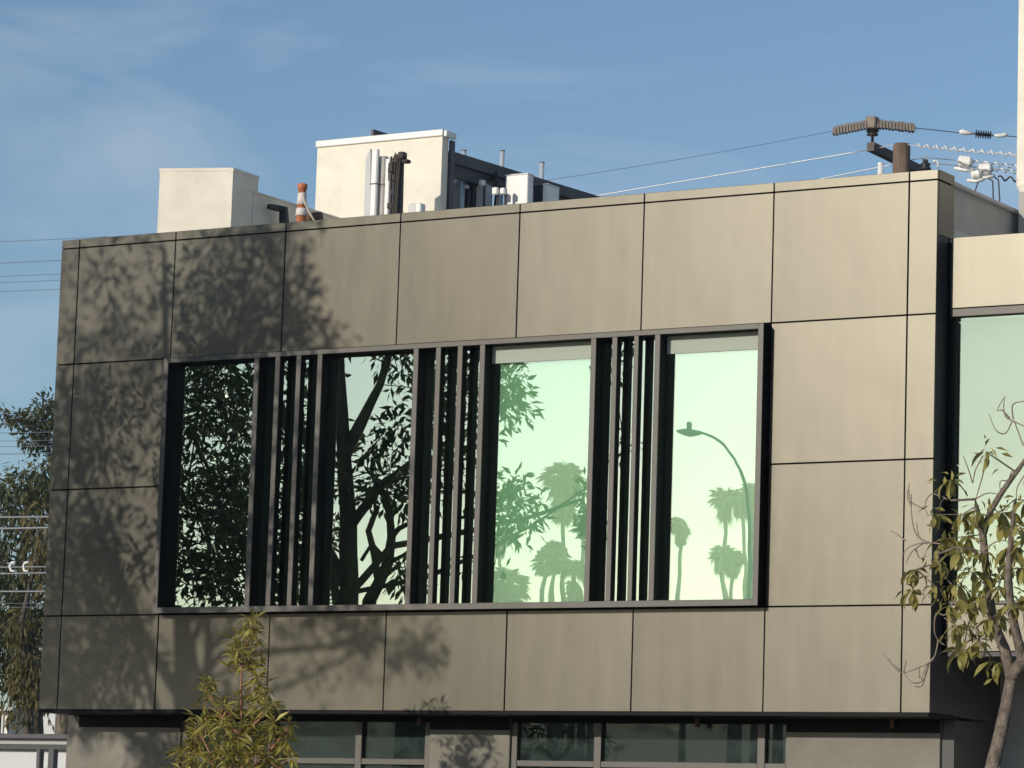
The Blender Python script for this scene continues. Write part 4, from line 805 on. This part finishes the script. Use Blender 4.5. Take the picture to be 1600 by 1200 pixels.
# trees and low buildings left of the facade
def bgp(px, py, D): return atD(px, py, D)
rg = random.Random(41)
cA = [bgp(rg.uniform(-70, 112), rg.triangular(725, 1110, 960), rg.uniform(57, 61)) for k in range(150)]
cA += [bgp(x+rg.uniform(-10, 10), y+rg.uniform(-14, 14), rg.uniform(57, 60)) for x, y in ((35, 742), (50, 748), (28, 765), (5, 755), (0, 775), (72, 725), (75, 745), (68, 770), (80, 760), (45, 770), (60, 760), (85, 730), (-10, 745), (15, 790), (30, 800)) for k in range(2)]
a0 = bgp(60, 1140, 59)
lA = [[(Vector((a0.x, a0.y, -.2)), .22), (Vector((a0.x, a0.y, 3)), .17), (bgp(52, 1080, 59), .14), (bgp(40, 980, 59), .11), (bgp(35, 880, 59), .08), (bgp(40, 800, 59), .05), (bgp(45, 760, 59), .03)], [(bgp(52, 1080, 59), .12), (bgp(80, 1000, 59), .07), (bgp(85, 880, 59), .05), (bgp(75, 780, 59), .03)]]
tree('eucalyptus_tree', 'dense dull green tree mass left of the building', 'tree', (a0.x, a0.y, 0), lA, cA, 51, 42, .30, .17, .045, M['leaf_far'], M['bark_dark'], droop=.7, step=.5, tip=.008, strand=.15)
cB = [bgp(rg.gauss(38, 14), rg.gauss(1055, 26), rg.uniform(54, 55)) for k in range(34)] + [bgp(rg.gauss(32, 12), rg.gauss(968, 10), rg.uniform(54, 55)) for k in range(10)]+[bgp(rg.gauss(60, 10), rg.gauss(850, 28), rg.uniform(54, 55)) for k in range(14)]
b0 = bgp(45, 1150, 54.5)
lB = [[(Vector((b0.x, b0.y, -.2)), .11), (b0, .09), (bgp(42, 1060, 54.5), .07), (bgp(34, 970, 54.5), .045), (bgp(55, 880, 54.5), .03), (bgp(60, 830, 54.5), .02)]]
tree('weeping_tree', 'weeping tree painted sunlit gold hanging low at the left edge', 'tree', (b0.x, b0.y, 0), lB, cB, 52, 26, .20, .16, .036, M['leaf_sunlit_gold'], M['bark_dark'], droop=1.1, step=.3, strand=.22)
cC = [bgp(x+rg.uniform(-5, 5), y+rg.uniform(-5, 5), rg.uniform(63, 64)) for x, y in ((8, 645), (18, 648), (28, 650), (38, 656), (48, 662), (55, 645), (60, 668), (66, 662), (70, 650), (78, 640), (72, 628), (65, 632), (82, 655), (78, 672), (45, 685), (56, 688), (66, 692), (74, 686), (40, 682), (88, 640), (92, 660), (95, 690)) for k in range(2)]
c0_ = bgp(100, 1130, 63.5)
lC = [[(Vector((c0_.x, c0_.y, -.2)), .2), (bgp(100, 1100, 63.5), .15), (bgp(92, 900, 63.5), .10), (bgp(82, 740, 63.5), .06), (bgp(75, 695, 63.5), .04), (bgp(56, 672, 63.5), .025), (bgp(30, 655, 63.5), .015), (bgp(6, 646, 63.5), .008)], [(bgp(56, 672, 63.5), .02), (bgp(50, 650, 63.5), .012), (bgp(44, 636, 63.5), .006)]]
tree('bare_limbed_tree', 'wispy tree with sparse branch reaching above the far trees', 'tree', (c0_.x, c0_.y, 0), lC, cC, 53, 24, .15, .13, .045, M['leaf_far'], M['bark'], droop=.3, step=.3, strand=.05)
q = bgp(50, 1160, 48); yq = q.y
lbh = thing('low_outbuilding', 'low white outbuilding with grey roof edge at the bottom left', 'building', (q.x-2, yq+2, 0))
def zy(py): return atY(45, py, yq).z
MB().box(q.x-7, q.x+1.6, yq+.05, yq+4, 0, zy(1172)).build('wall_face', M['house_white'], lbh)
MB().cbox(q.x-7.1, q.x+1.7, yq-.05, yq+4.1, zy(1171.8), zy(1163), .01).build('gutter', M['charcoal'], lbh)
MB().box(q.x-7.05, q.x+1.65, yq+.0, yq+4.05, zy(1162.8), zy(1155)).build('fascia', M['lamp_metal'], lbh)
MB().cbox(q.x-7.15, q.x+1.75, yq-.1, yq+4.15, zy(1154.8), zy(1147), .01).build('roof_edge', M['fascia'], lbh)
for px, w in ((63, .03), (83, .05)): 
    p = atY(px, 1180, yq-.6); MB().cbox(p.x-w, p.x+w, yq-.65, yq-.55, 0, zy(1173), .008).build('post', M['fascia'], lbh)  # dark posts stand in for shadow bands on the white wall
q2 = bgp(60, 1130, 66)
gw = thing('garden_wall', 'sunlit white wall glimpsed between trunks below the far trees', 'wall', (q2.x, q2.y, 0))
MB().box(q2.x-.35, q2.x+.95, q2.y, q2.y+.2, 0, atY(60, 1111, q2.y).z).build('wall_face', M['house_white'], gw)
MB().cbox(q2.x-.38, q2.x+.98, q2.y-.03, q2.y+.23, atY(60, 1110.9, q2.y).z, atY(60, 1108, q2.y).z, .01).build('cap', M['house_white'], gw)
q3 = bgp(0, 1125, 68)
hs = thing('cream_cottage', 'small cream cottage corner with white framed window at the left edge', 'house', (q3.x-2, q3.y+2, 0))
zt_, zb_ = atY(0, 1112, q3.y).z, atY(0, 1146, q3.y).z
xr = atY(12, 1125, q3.y).x
MB().box(xr-5, xr, q3.y, q3.y+4, 0, zt_).build('wall_face', M['stucco_white'], hs)
MB().cbox(xr-5.2, xr+.3, q3.y-.25, q3.y+4.2, zt_+.001, zt_+.07, .01).build('roof_edge', M['house_white'], hs)
wn_ = MB().box(xr-.42, xr-.12, q3.y-.02, q3.y-.001, zb_, zt_-.05).build('window', M['interior'], hs)
b = MB(); b.box(xr-.46, xr-.42, q3.y-.04, q3.y-.001, zb_, zt_-.04).box(xr-.12, xr-.08, q3.y-.04, q3.y-.001, zb_, zt_-.04); b.build('frame', M['house_white'], wn_)

# ------------------------------------------------------------------ across the street, seen in the panes
LD = 30.0
lm_ = [mirrored(x, y, LD) for x, y in ((1172, 930), (1170, 800), (1166, 760), (1158, 735), (1148, 715), (1132, 697), (1112, 685), (1094, 677))]
sl = thing('street_lamp', 'curved arm street lamp mirrored in the right hand window', 'street lamp', (lm_[0].x+.03, -LD, 0))
MB().tube([(lm_[0].x+.04, -LD, 0), (lm_[0].x+.03, -LD, 4)] + lm_, [.11, .10, .045, .036, .033, .031, .03, .028, .026, .024], 10).build('pole', M['lamp_metal'], sl, smooth=True)
h0, h1 = mirrored(1094, 677, LD), mirrored(1060, 672, LD); v = h1-h0
b = MB(); pr = ((0, .05, .05), (.15, .10, .07), (.45, .15, .11), (.75, .14, .07), (1.0, .05, .03)); vs_ = []
for t, w, h in pr:
    c = h0+v*t+Vector((0, 0, -.02*t)); 
    for k in range(10): an = 2*math.pi*k/10; vs_.append(c+Vector((0, math.cos(an)*w, math.sin(an)*h*(1 if math.sin(an) < 0 else .55))))
fs = [(i*10+k, i*10+(k+1) % 10, (i+1)*10+(k+1) % 10, (i+1)*10+k) for i in range(4) for k in range(10)]+[tuple(range(9, -1, -1)), tuple(range(40, 50))]
b.add(vs_, fs); hd = b.build('lamp_head', M['lamp_metal'], sl, smooth=True)
MB().lathe(h0+v*.45+Vector((0, 0, .04)), [(.04, 0), (.045, .06), (.05, .12), (.03, .15)], 10).build('photocell', M['lamp_metal'], hd, smooth=True)
MB().lathe((lm_[0].x+.04, -LD, -.001), [(.22, 0), (.22, .04), (.14, .08), (.13, .3)], 12).build('base', M['lamp_metal'], sl)

# fan palms: unit crown, then copies
def frond(b, p, d, size, rng, dead=False):
    d = d.normalized(); n = Vector((0, 0, 1)); s_ = d.cross(n); s_ = s_.normalized() if s_.length > 1e-4 else Vector((1, 0, 0)); n = s_.cross(d)
    pl = size*.45; h = p+d*pl + Vector((0, 0, -.10*size)); b.tube([p, h], [.018, .012], 4, caps=False)
    d2 = (d+Vector((0, 0, -.45 if not dead else -.3))).normalized(); s2 = s_; n2 = s2.cross(d2)
    m_ = 13; R2 = size*.5
    for k in range(m_):
        a0_, a1_ = -1.9+3.8*k/m_, -1.9+3.8*(k+.66)/m_; am = (a0_+a1_)/2
        e0 = h+(d2*math.cos(a0_)+s2*math.sin(a0_))*R2*.5; e1 = h+(d2*math.cos(a1_)+s2*math.sin(a1_))*R2*.5
        tp = h+(d2*math.cos(am)+s2*math.sin(am))*R2*rng.uniform(.9, 1.1)-Vector((0, 0, R2*.28))
        b.add([h, e0+n2*.02, tp, e1], [(0, 1, 2), (0, 2, 3)])
rg = random.Random(61)
cb_, sb_ = MB(), MB()
for k in range(38):
    an = k*2.39996; t = k/37; el = 1.35-2.1*t+rg.uniform(-.12, .12)
    frond(cb_, Vector((0, 0, 0)), Vector((math.cos(an)*math.cos(el), math.sin(an)*math.cos(el), math.sin(el))), rg.uniform(.85, 1.1), rg)
for k in range(30):
    an = k*2.39996; el = -1.05-.35*rg.random()
    frond(sb_, Vector((0, 0, -.1-.7*k/30)), Vector((math.cos(an)*math.cos(el), math.sin(an)*math.cos(el), math.sin(el))), rg.uniform(.6, .85), rg, True)
me_c = cb_.mesh('fronds', M['palm_leaf']); me_s = sb_.mesh('thatch', M['palm_dead'])
def palm(label, px, py, wpx, D, bx, skirt=1.0, lean=None):
    c = mirrored(px, py, D); dist = (Vector((c.x, 2*GL+D, c.z))-CAM).length
    Rr = wpx/FPX*dist/2*1.3; q = mirrored(bx, 935, D)
    t = thing('fan_palm', label, 'palm tree', (q.x, -D, 0), 'fan palms across the street')
    z1 = c.z
    MB().tube([(q.x, -D, -.2), (q.x, -D, q.z*.6), (q.x, -D, q.z), ((q.x*.35+c.x*.65), -D, (q.z+z1)*.5), (c.x, -D, z1)], [.36, .22, .15, .12, .12], 9).build('trunk', M['bark'], t, smooth=True)
    for nm, me, s_ in (('fronds', me_c, 1.0), ('thatch', me_s, skirt)):
        o = bpy.data.objects.new(nm, me); COL.objects.link(o); o.parent = t; o.location = Vector((c.x, -D, c.z))-ORG[t]; o.scale = (Rr, Rr, Rr) if nm == 'fronds' else (Rr*1.35, Rr*1.35, Rr*s_*.8); o.rotation_euler = (0, 0, rg.uniform(0, 6))
for a in (('tallest fan palm mirrored in the third window', 880, 745, 64, 150, 882, 1.5), ('left of the twin fan palms mirrored low in the third window', 853, 875, 42, 152, 851, .8), ('right of the twin fan palms mirrored low in the third window', 868, 868, 48, 154, 864, .9),
          ('shaggy fan palm mirrored at the lower right of the third window', 899, 890, 46, 146, 898, 2.2), ('half hidden fan palm mirrored at the right of the third window', 914, 815, 30, 170, 914, 1.0), ('squat fan palm mirrored at the lower left of the third window', 796, 912, 72, 165, 796, 1.6), ('pale fan palm mirrored at the left edge of the third window', 784, 838, 34, 175, 784, 1.2),
          ('solitary curved fan palm mirrored at the left of the last window', 1064, 822, 28, 180, 1058, 1.3), ('left tall fan palm mirrored in the last window', 1131, 778, 46, 165, 1133, 1.2), ('middle tall fan palm mirrored in the last window', 1157, 778, 40, 170, 1169, 1.2), ('right tall fan palm mirrored in the last window', 1175, 770, 44, 160, 1177, 1.4),
          ('left of the short fan palms mirrored in the last window', 1128, 862, 40, 168, 1138, 1.1), ('right of the short fan palms mirrored in the last window', 1146, 872, 34, 172, 1145, 1.1)): palm(*a)

# ------------------------------------------------------------------ the hazy air that glows towards the sun
Mh = bpy.data.materials.new('hazy air'); Mh.use_nodes = True; nt = Mh.node_tree; nt.nodes.clear(); ho = nt.nodes.new('ShaderNodeOutputMaterial'); pv = nt.nodes.new('ShaderNodeVolumePrincipled')
pv.inputs['Color'].default_value = (0.96, 0.98, 1.0, 1); pv.inputs['Density'].default_value = HAZE; pv.inputs['Anisotropy'].default_value = 0.78
nt.links.new(pv.outputs[0], ho.inputs['Volume'])
tag(MB().box(-430, 430, -430, 430, -1.2, 33.0).build('haze', Mh), 'thin bright haze filling the air over the street', 'haze', kind='stuff')
